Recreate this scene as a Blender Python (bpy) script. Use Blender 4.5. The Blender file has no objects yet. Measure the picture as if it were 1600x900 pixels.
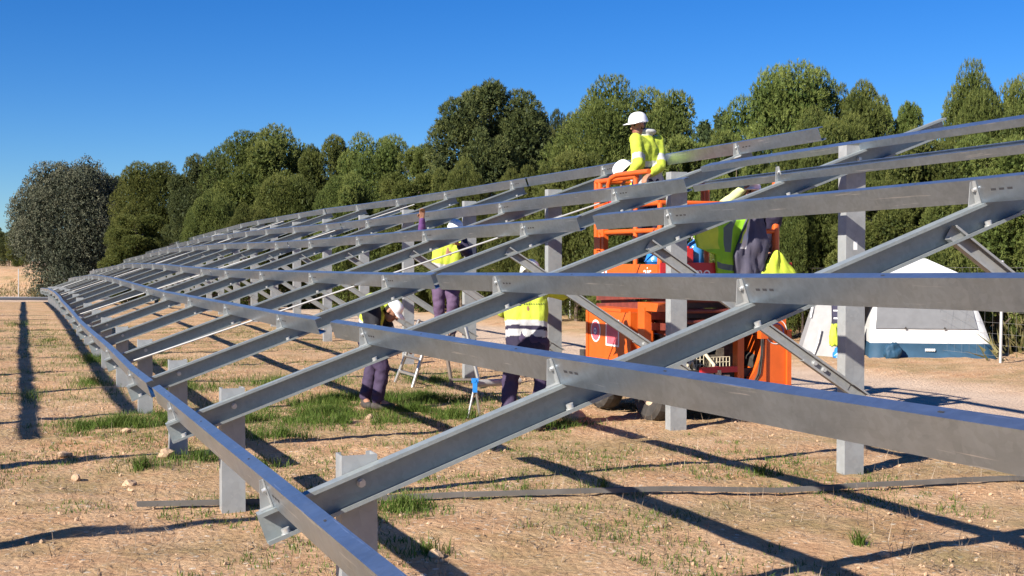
import bpy, bmesh, math, random
from mathutils import Vector, Matrix, Euler, noise
from mathutils.bvhtree import BVHTree
from math import radians, sin, cos, tan, pi, atan2, sqrt

scene = bpy.context.scene
COL = scene.collection

# ------------------------------------------------------------------ camera
YAW, PITCH = 0.37509, -0.02436
cam_d = bpy.data.cameras.new('camera')
cam = bpy.data.objects.new('camera', cam_d)
COL.objects.link(cam)
CAM = Vector((-0.8775, -1.9492, 1.640))
cam.location = CAM
cam.rotation_euler = (pi / 2 + PITCH, 0, -YAW)
cam_d.sensor_width = 36.0
cam_d.lens = 1950 / 1600 * 36
cam_d.clip_start = 0.05
cam_d.clip_end = 3000
scene.camera = cam

# ------------------------------------------------------------------ light
SUN = Vector((-1.55, -0.68, 1.0)).normalized()          # towards the sun
sun_el = math.asin(SUN.z)
sun_az = atan2(SUN.x, SUN.y)
world = bpy.data.worlds.new('World')
scene.world = world
world.use_nodes = True
wn = world.node_tree.nodes
wl = world.node_tree.links
for n in list(wn):
    wn.remove(n)
wo = wn.new('ShaderNodeOutputWorld')
bg = wn.new('ShaderNodeBackground')
sky = wn.new('ShaderNodeTexSky')
sky.sky_type = 'NISHITA'
sky.sun_disc = False
sky.sun_elevation = sun_el
sky.sun_rotation = sun_az
sky.altitude = 700
sky.air_density = 1.0
sky.dust_density = 0.0
sky.ozone_density = 5.0
bg.inputs[1].default_value = 0.0505
hs = wn.new('ShaderNodeHueSaturation')
hs.inputs['Saturation'].default_value = 1.3
hs.inputs['Hue'].default_value = .505
wl.new(sky.outputs[0], hs.inputs['Color'])
tint = wn.new('ShaderNodeMix')
tint.data_type = 'RGBA'
tint.blend_type = 'MULTIPLY'
tint.inputs['Factor'].default_value = 1
tint.inputs[7].default_value = (.72, .95, 1.22, 1)
wl.new(hs.outputs[0], tint.inputs[6])
wl.new(tint.outputs[2], bg.inputs[0])
wl.new(bg.outputs[0], wo.inputs[0])
sl = bpy.data.lights.new('sun', 'SUN')
sl.energy = 5.0
sl.angle = radians(0.5)
sl.color = (1.0, 0.93, 0.82)
so = bpy.data.objects.new('sun', sl)
COL.objects.link(so)
so.rotation_euler = (-SUN).to_track_quat('-Z', 'Y').to_euler()
so.location = (-20, -10, 20)
scene.view_settings.view_transform = 'Standard'
scene.view_settings.look = 'None'
scene.view_settings.gamma = 1
scene.view_settings.exposure = 1.0
scene.cycles.max_bounces = 8

# ------------------------------------------------------------------ helpers
def smooth(a, b, x):
    t = min(1, max(0, (x - a) / (b - a)))
    return t * t * (3 - 2 * t)

def interp(xs, ys, x):
    if x <= xs[0]:
        return ys[0]
    for i in range(1, len(xs)):
        if x <= xs[i]:
            f = (x - xs[i - 1]) / (xs[i] - xs[i - 1])
            return ys[i - 1] + f * (ys[i] - ys[i - 1])
    return ys[-1]

def tag(o, label=None, cat=None, group=None, kind=None):
    if label: o['label'] = label
    if cat: o['category'] = cat
    if group: o['group'] = group
    if kind: o['kind'] = kind
    return o

def empty(name, loc=(0, 0, 0), rz=0.0, label=None, cat=None, group=None):
    o = bpy.data.objects.new(name, None)
    o.empty_display_size = 0.2
    COL.objects.link(o)
    o.location = loc
    o.rotation_euler = (0, 0, rz)
    return tag(o, label, cat, group)

def link(name, me, parent=None):
    o = bpy.data.objects.new(name, me)
    COL.objects.link(o)
    if parent is not None:
        o.parent = parent
    return o

KIDS = {}
def copy_tree(o, parent=None):
    c = o.copy()
    COL.objects.link(c)
    if parent is not None:
        c.parent = parent
    for ch in list(o.children):
        copy_tree(ch, c)
    return c

class MB:
    """collects shapes, then links them as one mesh object"""
    def __init__(s):
        s.v, s.f, s.m, s.sm = [], [], [], []
    def add(s, vs, fs, mi=0, sm=False, M=None):
        o = len(s.v)
        for p in vs:
            s.v.append(tuple(M @ Vector(p)) if M is not None else tuple(p))
        for f in fs:
            s.f.append([i + o for i in f])
            s.m.append(mi)
            s.sm.append(sm)
    def box(s, a, b, mi=0, M=None):
        x0, y0, z0 = a
        x1, y1, z1 = b
        vs = [(x0, y0, z0), (x1, y0, z0), (x1, y1, z0), (x0, y1, z0), (x0, y0, z1), (x1, y0, z1), (x1, y1, z1), (x0, y1, z1)]
        s.add(vs, [(0, 3, 2, 1), (4, 5, 6, 7), (0, 1, 5, 4), (1, 2, 6, 5), (2, 3, 7, 6), (3, 0, 4, 7)], mi, M=M)
    def cbox(s, c, d, mi=0, M=None):
        s.box([c[i] - d[i] / 2 for i in range(3)], [c[i] + d[i] / 2 for i in range(3)], mi, M)
    def tube(s, pts, r, n=8, mi=0, cap=True, closed=False):
        pts = [Vector(p) for p in pts]
        if not isinstance(r, (list, tuple)):
            r = [r] * len(pts)
        vs, fs = [], []
        up = None
        N = len(pts)
        for i, p in enumerate(pts):
            if closed:
                d = pts[(i + 1) % N] - pts[i - 1]
            else:
                d = pts[min(i + 1, N - 1)] - pts[max(i - 1, 0)]
            d.normalize()
            if up is None:
                up = Vector((0, 0, 1)) if abs(d.z) < .9 else Vector((1, 0, 0))
            u = d.cross(up).normalized()
            w = u.cross(d).normalized()
            up = w
            for k in range(n):
                a = 2 * pi * k / n
                vs.append(p + (u * cos(a) + w * sin(a)) * r[i])
        R = N if closed else N - 1
        for i in range(R):
            for k in range(n):
                fs.append((i * n + k, i * n + (k + 1) % n, ((i + 1) % N) * n + (k + 1) % n, ((i + 1) % N) * n + k))
        s.add(vs, fs, mi, True)
        if cap and not closed:
            s.add(vs[:n], [tuple(range(n))], mi)
            s.add(vs[-n:], [tuple(reversed(range(n)))], mi)
    def cyl(s, a, b, r, n=12, mi=0, r2=None):
        s.tube([a, b], [r, r if r2 is None else r2], n, mi)
    def prism(s, poly, axis, a, b, mi=0, M=None):
        """extrude a 2-d polygon along axis ('x','y','z') from a to b"""
        def p3(p, t):
            return {'x': (t, p[0], p[1]), 'y': (p[0], t, p[1]), 'z': (p[0], p[1], t)}[axis]
        n = len(poly)
        vs = [p3(p, a) for p in poly] + [p3(p, b) for p in poly]
        fs = [(i, (i + 1) % n, n + (i + 1) % n, n + i) for i in range(n)]
        fs += [tuple(reversed(range(n))), tuple(range(n, 2 * n))]
        s.add(vs, fs, mi, M=M)
    def sweep(s, sections, mi=0, cap=True):
        """sections: list of equal-length closed point rings"""
        n = len(sections[0])
        vs = [p for sec in sections for p in sec]
        fs = []
        for i in range(len(sections) - 1):
            for k in range(n):
                fs.append((i * n + k, i * n + (k + 1) % n, (i + 1) * n + (k + 1) % n, (i + 1) * n + k))
        if cap:
            fs.append(tuple(reversed(range(n))))
            fs.append(tuple(range((len(sections) - 1) * n, len(sections) * n)))
        s.add(vs, fs, mi)
    def ball(s, c, r, n=12, mi=0, M=None):
        if not isinstance(r, (tuple, list)):
            r = (r, r, r)
        m = n // 2
        vs, fs = [], []
        for i in range(m + 1):
            th = pi * i / m
            for k in range(n):
                a = 2 * pi * k / n
                vs.append((c[0] + r[0] * sin(th) * cos(a), c[1] + r[1] * sin(th) * sin(a), c[2] + r[2] * cos(th)))
        for i in range(m):
            for k in range(n):
                fs.append((i * n + k, (i + 1) * n + k, (i + 1) * n + (k + 1) % n, i * n + (k + 1) % n))
        s.add(vs, fs, mi, True, M)
    def mesh(s, name, mats):
        me = bpy.data.meshes.new(name)
        me.from_pydata(s.v, [], s.f)
        if not isinstance(mats, (list, tuple)):
            mats = [mats]
        for m in mats:
            me.materials.append(m)
        me.polygons.foreach_set('material_index', s.m)
        me.polygons.foreach_set('use_smooth', s.sm)
        bm = bmesh.new()
        bm.from_mesh(me)
        bmesh.ops.recalc_face_normals(bm, faces=bm.faces)
        bm.to_mesh(me)
        bm.free()
        me.update()
        return me
    def build(s, name, mats, parent=None):
        return link(name, s.mesh(name, mats), parent)

# ------------------------------------------------------------------ materials
def new_mat(name):
    m = bpy.data.materials.new(name)
    m.use_nodes = True
    nt = m.node_tree
    b = nt.nodes['Principled BSDF']
    return m, nt, b

def N(nt, t, **kw):
    n = nt.nodes.new(t)
    for k, v in kw.items():
        setattr(n, k, v)
    return n

def ramp(nt, fac, stops, interp_='LINEAR'):
    r = N(nt, 'ShaderNodeValToRGB')
    r.color_ramp.interpolation = interp_
    e = r.color_ramp.elements
    while len(e) < len(stops):
        e.new(0.5)
    for i, (p, c) in enumerate(stops):
        e[i].position = p
        e[i].color = (*c, 1) if len(c) == 3 else c
    nt.links.new(fac, r.inputs[0])
    return r.outputs[0]

def noise_tex(nt, scale, detail=4, rough=.55, vec=None, dist=0.0):
    n = N(nt, 'ShaderNodeTexNoise')
    n.inputs['Scale'].default_value = scale
    n.inputs['Detail'].default_value = detail
    n.inputs['Roughness'].default_value = rough
    n.inputs['Distortion'].default_value = dist
    if vec is not None:
        nt.links.new(vec, n.inputs['Vector'])
    return n.outputs[0]

def mix(nt, fac, a, b, blend='MIX'):
    n = N(nt, 'ShaderNodeMix', data_type='RGBA', blend_type=blend)
    for sock, val in ((n.inputs['Factor'], fac), (n.inputs[6], a), (n.inputs[7], b)):
        if hasattr(val, 'links') or hasattr(val, 'is_linked'):
            nt.links.new(val, sock)
        elif isinstance(val, (int, float)):
            sock.default_value = val
        else:
            sock.default_value = (*val, 1)
    return n.outputs[2]

def bump(nt, b, height, strength=.3, dist=.01):
    n = N(nt, 'ShaderNodeBump')
    n.inputs['Strength'].default_value = strength
    n.inputs['Distance'].default_value = dist
    nt.links.new(height, n.inputs['Height'])
    nt.links.new(n.outputs[0], b.inputs['Normal'])

def coord(nt, which='Object'):
    return N(nt, 'ShaderNodeTexCoord').outputs[which]

def plain(name, colr, rough=.6, metal=0.0, var=.12, scale=8, spec=.5, bumpy=0.0, bscale=60, coat=0.0):
    m, nt, b = new_mat(name)
    co = coord(nt)
    f = noise_tex(nt, scale, 5, .6, co)
    lo = tuple(max(0, c * (1 - var)) for c in colr)
    hi = tuple(min(1, c * (1 + var)) for c in colr)
    nt.links.new(ramp(nt, f, [(.3, lo), (.7, hi)]), b.inputs['Base Color'])
    b.inputs['Roughness'].default_value = rough
    b.inputs['Metallic'].default_value = metal
    b.inputs['Specular IOR Level'].default_value = spec
    b.inputs['Coat Weight'].default_value = coat
    if bumpy:
        bump(nt, b, noise_tex(nt, bscale, 4, .6, co), bumpy, .004)
    return m

def galvanised(name, base, rough, metal, spangle=30, scratch=.0, dust=.0, scuffs=False):
    m, nt, b = new_mat(name)
    co = coord(nt)
    vor = N(nt, 'ShaderNodeTexVoronoi')
    vor.inputs['Scale'].default_value = spangle
    nt.links.new(co, vor.inputs['Vector'])
    n1 = noise_tex(nt, 3.5, 6, .65, co, .6)
    lo = tuple(c * .82 for c in base)
    hi = tuple(min(1, c * 1.12) for c in base)
    c1 = ramp(nt, n1, [(.3, lo), (.72, hi)])
    sp = N(nt, 'ShaderNodeSeparateColor')
    nt.links.new(vor.outputs['Color'], sp.inputs[0])
    c2 = mix(nt, .22, c1, ramp(nt, sp.outputs[0], [(0, tuple(c * .7 for c in base)), (1, tuple(min(1, c * 1.25) for c in base))]))
    if dust:
        n3 = noise_tex(nt, 1.3, 6, .7, co)
        fac = ramp(nt, n3, [(.45, (0, 0, 0)), (.75, (dust, dust, dust))])
        c2 = mix(nt, fac, c2, (.42, .33, .25))
    if scuffs:
        mp2 = N(nt, 'ShaderNodeMapping')
        mp2.inputs['Scale'].default_value = (48, 1.6, 48)
        nt.links.new(co, mp2.inputs[0])
        sc = ramp(nt, noise_tex(nt, 1.0, 3, .6, mp2.outputs[0]), [(.655, (0,) * 3), (.69, (.55,) * 3)])
        c2 = mix(nt, sc, c2, (.85, .86, .87))
        mp3 = N(nt, 'ShaderNodeMapping')
        mp3.inputs['Scale'].default_value = (7, 2.2, 7)
        nt.links.new(co, mp3.inputs[0])
        st = ramp(nt, noise_tex(nt, 1.0, 5, .65, mp3.outputs[0], 1.2), [(.30, (.35,) * 3), (.5, (0,) * 3)])
        c2 = mix(nt, st, c2, tuple(c * .55 for c in base))
    nt.links.new(c2, b.inputs['Base Color'])
    b.inputs['Metallic'].default_value = metal
    rr = N(nt, 'ShaderNodeMapRange')
    rr.inputs['To Min'].default_value = rough - .07
    rr.inputs['To Max'].default_value = rough + .12
    nt.links.new(noise_tex(nt, 7, 5, .7, co), rr.inputs[0])
    nt.links.new(rr.outputs[0], b.inputs['Roughness'])
    if scratch:
        mp = N(nt, 'ShaderNodeMapping')
        mp.inputs['Scale'].default_value = (60, 1.2, 60)
        nt.links.new(co, mp.inputs[0])
        bump(nt, b, noise_tex(nt, 1.0, 5, .7, mp.outputs[0]), scratch, .002)
    return m

MAT = {}
MAT['rail'] = galvanised('galvanised_rail', (.385, .45, .52), .30, .90, 45, .06, .0, True)
MAT['rafter'] = galvanised('galvanised_rafter', (.245, .275, .28), .42, .2, 45, .10)
MAT['post'] = galvanised('galvanised_post', (.32, .335, .34), .45, .2, 26, .0, .22)
MAT['bolt'] = plain('zinc_bolt', (.55, .56, .56), .3, .5, .1)
MAT['slot'] = plain('slot_dark', (.03, .03, .035), .8)
MAT['bar'] = plain('bright_bar', (.36, .36, .36), .5, .2, .06)
MAT['orange'] = plain('orange_paint', (.62, .105, .012), .42, 0, .10, 5, coat=.15)
MAT['red'] = plain('red_and_shaded_orange', (.50, .025, .03), .45, 0, .1, 5)
MAT['dirty_shade_black'] = plain('dirty_shade_black', (.022, .02, .02), .7, 0, .4, 9)
MAT['dark_red'] = plain('dark_red_steel', (.16, .035, .025), .6, 0, .3, 9)
MAT['engine'] = plain('engine_parts', (.13, .11, .085), .55, .2, .5, 22)
MAT['hose'] = plain('cream_hose', (.55, .48, .34), .6, 0, .2, 14)
MAT['rubber'] = plain('dusty_rubber', (.045, .04, .036), .85, 0, .4, 12, bumpy=.3)
MAT['rim'] = plain('wheel_rim', (.55, .42, .30), .6, 0, .2, 12)
MAT['white'] = plain('white_paint', (.80, .80, .79), .5, 0, .05)
MAT['helmet'] = plain('helmet_shell', (.86, .86, .85), .3, 0, .03, coat=.3)
MAT['helmet_red'] = plain('sticker_pink', (.72, .12, .16), .5, 0, .12, 20)
MAT['violet'] = plain('sticker_violet', (.16, .10, .32), .5)
MAT['skin'] = plain('skin', (.46, .24, .16), .55, 0, .12, 20)
MAT['hair'] = plain('dark_hair', (.02, .015, .012), .6, 0, .3, 60)
MAT['alu'] = plain('ladder_aluminium', (.50, .49, .47), .38, .75, .08, 10)
MAT['alu_shaded'] = plain('ladder_shaded_brown', (.20, .165, .14), .5, .3, .15, 10)
MAT['blue'] = plain('blue_plastic', (.02, .19, .55), .35, 0, .12, 10)
MAT['blue_clear'] = plain('blue_bottle', (.05, .22, .55), .15, 0, .1, 10)
MAT['boot'] = plain('work_boot', (.05, .042, .038), .8, 0, .3, 30)
MAT['tent_white'] = plain('tent_white', (.60, .60, .60), .7, 0, .05, 6, bumpy=.25, bscale=4)
MAT['tent_grey'] = plain('tent_grey', (.15, .155, .165), .75, 0, .1, 6, bumpy=.25, bscale=4)
MAT['tent_pale'] = plain('tent_pale_grey', (.29, .288, .29), .75, 0, .1, 6, bumpy=.25, bscale=4)
MAT['tent_blue'] = plain('tent_blue', (.014, .060, .115), .7, 0, .15, 6, bumpy=.25, bscale=4)
MAT['hivis'] = plain('hivis_yellow', (.52, .64, .05), .75, 0, .07, 9, bumpy=.3, bscale=22)
MAT['hivis_shaded'] = plain('hivis_shaded', (.26, .55, .02), .75, 0, .08, 9, bumpy=.3, bscale=22)
MAT['navy'] = plain('navy_cloth', (.035, .033, .065), .85, 0, .25, 9, bumpy=.4, bscale=22)
MAT['silver'] = plain('reflective_tape', (.62, .62, .63), .35, .2, .05)
MAT['wood'] = plain('wire_grey', (.35, .34, .33), .5, .5, .1)
MAT['fence'] = plain('fence_post_steel', (.55, .55, .55), .5, .5, .1)
MAT['strap'] = plain('dusty_grey_strip', (.13, .12, .11), .6, .15, .25, 3)

# ------------------------------------------------------------------ terrain
DZY = [-5, 6, 12, 20, 30, 40, 50, 60, 75, 100, 140]
DZV = [0, 0, -.04, -.08, -.08, -.14, -.29, -.47, -.75, -1.1, -1.2]
def dzy(y):
    return interp(DZY, DZV, y)

def ground_z(x, y):
    z = dzy(y)
    z -= .012 * max(-6, min(x, 5))
    z -= .15 * smooth(7.0, 8.6, x)
    # low spoil bank on the far side of the track
    b = smooth(11.2, 12.6, x) * (1 - smooth(17, 24, x))
    z += .09 * b
    # far bank left behind by the excavation
    z += 1.9 * smooth(88, 97, y + .25 * x) * (1 - smooth(14, 30, x + .0 * y)) * (1 - smooth(150, 210, y))
    # gentle unevenness
    z += .035 * noise.noise((x * .45, y * .45, 3.1)) + .02 * noise.noise((x * 1.3, y * 1.3, 7.7))
    return z

def track_mask(x, y):
    w = .6 * noise.noise((x * .2, y * .2, 1.7))
    t = smooth(6.6, 7.6, x + w) * (1 - smooth(11.0, 12.4, x + w))
    far = smooth(63, 66, y + w * 2) * (1 - smooth(84, 88, y))
    return max(t, far * .9)

def axis(spans):
    out = []
    for a, b, st in spans:
        x = a
        while x < b - 1e-6:
            out.append(x)
            x += st
    out.append(spans[-1][1])
    return out
XS = axis([(-900, -200, 100), (-200, -60, 20), (-60, -12, 4), (-12, -5, .5), (-5, 9, .10), (9, 17, .2), (17, 40, 1.5), (40, 200, 16), (200, 900, 100)])
YS = axis([(-300, -60, 60), (-60, -10, 10), (-10, 1, 1), (1, 17, .10), (17, 34, .25), (34, 110, 1.5), (110, 300, 19), (300, 1200, 100)])
gv, gf, gt = [], [], []
for y in YS:
    for x in XS:
        z = ground_z(x, y)
        if -5 <= x <= 17 and 1 <= y <= 34:
            rough_ = 1 - .75 * track_mask(x, y)
            z += rough_ * (.020 * noise.noise((x * 3.1, y * 3.1, .3)) + .017 * noise.noise((x * 7.7, y * 7.7, 5)))
        gv.append((x, y, z))
        gt.append(track_mask(x, y))
nx = len(XS)
for j in range(len(YS) - 1):
    for i in range(nx - 1):
        gf.append((j * nx + i, j * nx + i + 1, (j + 1) * nx + i + 1, (j + 1) * nx + i))
gm = bpy.data.meshes.new('ground')
gm.from_pydata(gv, [], gf)
gm.polygons.foreach_set('use_smooth', [True] * len(gf))
at = gm.attributes.new('track', 'FLOAT', 'POINT')
at.data.foreach_set('value', gt)

m, nt, b = new_mat('stony_soil')
co = N(nt, 'ShaderNodeNewGeometry').outputs['Position']
big = noise_tex(nt, .55, 6, .6, co, .4)
mid = noise_tex(nt, 3.2, 8, .68, co, .5)
fine = noise_tex(nt, 48, 6, .8, co)
soil = ramp(nt, mid, [(.28, (.28, .125, .057)), (.44, (.48, .255, .128)), (.60, (.60, .375, .21)), (.8, (.67, .49, .32))])
grit = noise_tex(nt, 130, 4, .75, co)
crumb = N(nt, 'ShaderNodeMath', operation='MULTIPLY_ADD')
crumb.inputs[1].default_value = .55
nt.links.new(grit, crumb.inputs[0])
half = N(nt, 'ShaderNodeMath', operation='MULTIPLY')
half.inputs[1].default_value = .45
nt.links.new(fine, half.inputs[0])
nt.links.new(half.outputs[0], crumb.inputs[2])
litter = ramp(nt, crumb.outputs[0], [(.38, (.085, .05, .03)), (.45, (.41, .25, .14)), (.53, (.59, .415, .255)), (.64, (.70, .56, .41))])  # litter tones; the darkest also paint shade in cavities between clods
soil = mix(nt, ramp(nt, big, [(.32, (.2,) * 3), (.62, (.75,) * 3)]), soil, litter)
# pale pebbles and dark crumbs
v1 = N(nt, 'ShaderNodeTexVoronoi')
v1.inputs['Scale'].default_value = 21
nt.links.new(co, v1.inputs['Vector'])
vs = N(nt, 'ShaderNodeSeparateColor')
nt.links.new(v1.outputs['Color'], vs.inputs[0])
peb = N(nt, 'ShaderNodeMath', operation='LESS_THAN')
nt.links.new(v1.outputs['Distance'], peb.inputs[0])
pr = N(nt, 'ShaderNodeMapRange')
pr.inputs['From Min'].default_value = .55
pr.inputs['From Max'].default_value = 1
pr.inputs['To Min'].default_value = 0
pr.inputs['To Max'].default_value = .42
nt.links.new(vs.outputs[0], pr.inputs[0])
nt.links.new(pr.outputs[0], peb.inputs[1])
pebcol = ramp(nt, vs.outputs[1], [(0, (.42, .30, .20)), (1, (.66, .55, .43))])
soil = mix(nt, peb.outputs[0], soil, pebcol)
# mossy, grassy tint where weeds grow
gn = noise_tex(nt, .9, 5, .65, co, .3)
soil = mix(nt, ramp(nt, gn, [(.46, (0,) * 3), (.66, (.55,) * 3)]), soil, (.17, .16, .055))
tr = N(nt, 'ShaderNodeAttribute', attribute_name='track')
dusty = ramp(nt, noise_tex(nt, 1.6, 7, .65, co), [(.3, (.54, .40, .295)), (.7, (.67, .52, .395))])
dusty = mix(nt, .3, dusty, ramp(nt, fine, [(.35, (.34, .23, .16)), (.65, (.60, .46, .35))]))
tf = N(nt, 'ShaderNodeMath', operation='MULTIPLY_ADD', use_clamp=True)
tf.inputs[1].default_value = 1.0
tf.inputs[2].default_value = 0
nt.links.new(tr.outputs['Fac'], tf.inputs[0])
colr = mix(nt, tf.outputs[0], soil, dusty)
nt.links.new(colr, b.inputs['Base Color'])
b.inputs['Roughness'].default_value = .95
b.inputs['Specular IOR Level'].default_value = .15
hh = N(nt, 'ShaderNodeMath', operation='ADD')
nt.links.new(fine, hh.inputs[0])
nt.links.new(mid, hh.inputs[1])
hb = N(nt, 'ShaderNodeMath', operation='SUBTRACT')
nt.links.new(hh.outputs[0], hb.inputs[0])
nt.links.new(v1.outputs['Distance'], hb.inputs[1])
bump(nt, b, hb.outputs[0], .8, .022)
MAT['soil'] = m
gm.materials.append(m)
gm.update()
tag(link('ground', gm), kind='structure')

# the grey asphalt road far off at the left
rb = MB()
pl = [(-60, 76), (-20, 72), (-4, 71), (6, 74), (14, 80)]
secs = []
for (x, y) in pl:
    for k in (0,):
        secs.append([(x, y - 2.0, ground_z(x, y - 2) + .12), (x, y + 2.0, ground_z(x, y + 2) + .12), (x, y + 2.0, ground_z(x, y + 2) - .3), (x, y - 2.0, ground_z(x, y - 2) - .3)])
rb.sweep(secs)
tag(rb.build('road', plain('far_asphalt', (.16, .17, .19), .8, 0, .1, 1)), kind='structure')

# ------------------------------------------------------------------ the mounting rack
TILT = 0.3430852
CT, ST = cos(TILT), sin(TILT)
Z0 = 0.62
SD = [0, 1.3177, 2.3248, 3.7480, 4.7576, 6.1965]          # purlin places along the rafter
FY = [3 * i for i in range(21)]
for i, d_ in {1: -.006, 2: .12, 3: -.114, 4: -.027, 5: -.003, 6: .036, 7: -.03, 8: 0, 9: .024}.items():
    FY[i] += d_
FZ = {0: .03, 1: .03, 2: 0, 3: -.03, 4: -.045, 5: -.06, 6: -.075, 7: -.075, 8: -.06, 9: -.04}
FX = {1: .05, 2: .027, 3: 0, 4: .006, 5: -.012, 6: -.02, 7: -.006, 8: -.009, 9: -.03}
rnd = random.Random(5)
for i in range(10, 21):
    FZ[i] = interp([10, 11, 12, 13, 14, 15, 16, 17, 18, 19, 20], [-.04, -.05, -.06, -.09, -.14, -.19, -.26, -.32, -.38, -.45, -.52], i)
    FX[i] = rnd.uniform(-.02, .02)
    FY[i] += rnd.uniform(-.03, .03)

def slope_pt(s, y, n=0.0):
    return Vector((s * CT - n * ST, y, Z0 + s * ST + n * CT))

# --- one support frame: posts, rafter, brace, purlin cleats
RH, RW, TH = .132, .062, .004
def c_ring(h, w, t, lip):
    """outline of a lipped C in (a, b): web at a=0, opening towards +a, height h along b (0 at top)"""
    return [(0, 0), (w, 0), (w, -lip), (w - t, -lip), (w - t, -t), (t, -t), (t, -h + t), (w - t, -h + t), (w - t, -h + lip), (w, -h + lip), (w, -h), (0, -h)]

BOLT = MB()
BOLT.cyl((0, 0, 0), (0, 0, .007), 1.25, 10)
BOLT.cyl((0, 0, .007), (0, 0, .022), 1.0, 6)
BOLT.v = [(x * .0135, y * .0135, z) for x, y, z in BOLT.v]
BOLT_ME = BOLT.mesh('bolt', MAT['bolt'])
def bolt(p, d, parent, k=1.0):
    o = link('bolt', BOLT_ME, parent)
    o.location = p
    o.rotation_mode = 'QUATERNION'
    o.rotation_quaternion = Vector(d).to_track_quat('Z', 'Y')
    o.scale = (k, k, k)
    return o

def make_frame(root, bolts=True):
    # rafter, open towards the camera side (-y)
    mb = MB()
    secs = []
    for s in (-.07, 1.6, 3.3, 5.0, 6.36):
        secs.append([slope_pt(s, .031 - a, n) for a, n in c_ring(RH, RW, TH, .016)])
    mb.sweep(secs)
    raf = mb.build('rafter', MAT['rafter'], root)
    if bolts:
        for s in (.365, 5.49):
            bolt(slope_pt(s, .027, -RH * .45), (0, -1, 0), raf, 1.1)
    # posts behind the rafter web
    def post(name, x0, x1, ztop, ground):
        pm = MB()
        w, dp, t, lip = x1 - x0, .105, .005, .022
        ring = [(x0, 0), (x1, 0), (x1, dp), (x1 - lip, dp), (x1 - lip, dp - t), (x1 - t, dp - t), (x1 - t, t), (x0 + t, t), (x0 + t, dp - t), (x0 + lip, dp - t), (x0 + lip, dp), (x0, dp)]
        pm.sweep([[(x, y + .034, z) for x, y in ring] for z in (ground - .5, ztop)])
        po = pm.build(name, MAT['post'], root)
        return po
    post('front_post', .285, .435, .80, 0)
    rp = post('rear_post', 5.085, 5.265, 2.515, -.2)
    sm = MB()
    sm.box((5.02, .028, 2.30), (5.14, .0335, 2.42))
    # brace with a bolted sleeve at its lower end
    bm_ = MB()
    A, B = Vector((3.34, .012, 1.735)), Vector((5.20, .012, .56))
    d = (B - A).normalized()
    nrm = Vector((-d.z, 0, d.x))
    if nrm.z < 0: nrm = -nrm
    ring = c_ring(.082, .040, .003, .012)
    bm_.sweep([[A + d * t - Vector((0, a, 0)) + nrm * (bb + .041) for a, bb in ring] for t in (0, 1.0, (B - A).length - .12)])
    br = bm_.build('brace', MAT['post'], root)
    sl_ = MB()
    L = (B - A).length
    ring2 = c_ring(.094, .050, .004, .014)
    sl_.sweep([[A + d * t + Vector((0, .006, 0)) - Vector((0, a, 0)) + nrm * (bb + .047) for a, bb in ring2] for t in (L - .62, L + .06)])
    sl_.build('sleeve', MAT['post'], br)
    if bolts:
        for t in (L - .50, L - .40):
            bolt(A + d * t + Vector((0, .001, 0)) + nrm * .0, (0, -1, 0), br, 1.3)
    # cleats
    for j, s in enumerate(SD):
        cm = MB()
        # plate against the purlin web
        def P(a, y, n):
            return slope_pt(s + a, y, n)
        hgt = .118
        y0, y1 = -.010, .030
        cm.add([P(-.0015, y0, .001), P(-.0015, y1, .001), P(-.0015, y1 - .02, hgt), P(-.0015, y0, hgt), P(-.006, y0, .001), P(-.006, y1, .001), P(-.006, y1 - .02, hgt), P(-.006, y0, hgt)],
               [(0, 1, 2, 3), (7, 6, 5, 4), (0, 4, 5, 1), (1, 5, 6, 2), (2, 6, 7, 3), (3, 7, 4, 0)])
        # tapered side wing
        cm.add([P(-.0062, y1, .001), P(-.050, y1, .001), P(-.016, y1 - .02, hgt), P(-.0062, y1 - .02, hgt), P(-.0062, y1 + .004, .001), P(-.050, y1 + .004, .001), P(-.016, y1 - .016, hgt), P(-.0062, y1 - .016, hgt)],
               [(0, 1, 2, 3), (7, 6, 5, 4), (0, 4, 5, 1), (1, 5, 6, 2), (2, 6, 7, 3), (3, 7, 4, 0)])
        # foot on the rafter
        cm.add([P(-.056, y0 + .006, .0005), P(-.004, y0 + .006, .0005), P(-.004, y1, .0005), P(-.056, y1, .0005), P(-.056, y0 + .006, .0045), P(-.004, y0 + .006, .0045), P(-.004, y1, .0045), P(-.056, y1, .0045)],
               [(0, 1, 2, 3), (7, 6, 5, 4), (0, 4, 5, 1), (1, 5, 6, 2), (2, 6, 7, 3), (3, 7, 4, 0)])
        cl = cm.build('cleat', MAT['post'], root)
        if j == 5: cl['row'] = 5
        if bolts:
            bolt(slope_pt(s + .012, -.004, -RH + .0045), (-ST, 0, CT), cl, 1.35)
            bolt(slope_pt(s - .0062, .004, .075), (-CT, 0, -ST), cl, .7)

ORD = ['', 'first', 'second', 'third', 'fourth', 'fifth', 'sixth', 'seventh', 'eighth', 'ninth', 'tenth', 'eleventh', 'twelfth', 'thirteenth', 'fourteenth', 'fifteenth', 'sixteenth', 'seventeenth', 'eighteenth', 'nineteenth', 'last']
frame0 = empty('support_frame', (FX[1], FY[1], FZ[1]), 0, 'nearest galvanised support frame, its rafter end and bolted cleat large in the foreground', 'support frame', 'support frames of the rack')
make_frame(frame0)
def drop_top_cleat(f):
    for ch in list(f.children):
        if ch.get('row') == 5:
            for g in list(ch.children):
                bpy.data.objects.remove(g)
            bpy.data.objects.remove(ch)
lab = MB()
lab.box((5.155, .0325, 1.70), (5.19, .0338, 1.765))
FRAME_LABEL = lab
frame_far = empty('support_frame', (0, 0, 0), 0, '%s galvanised support frame of the rack counted from the camera' % 'eighth', 'support frame', 'support frames of the rack')
make_frame(frame_far, False)
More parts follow.
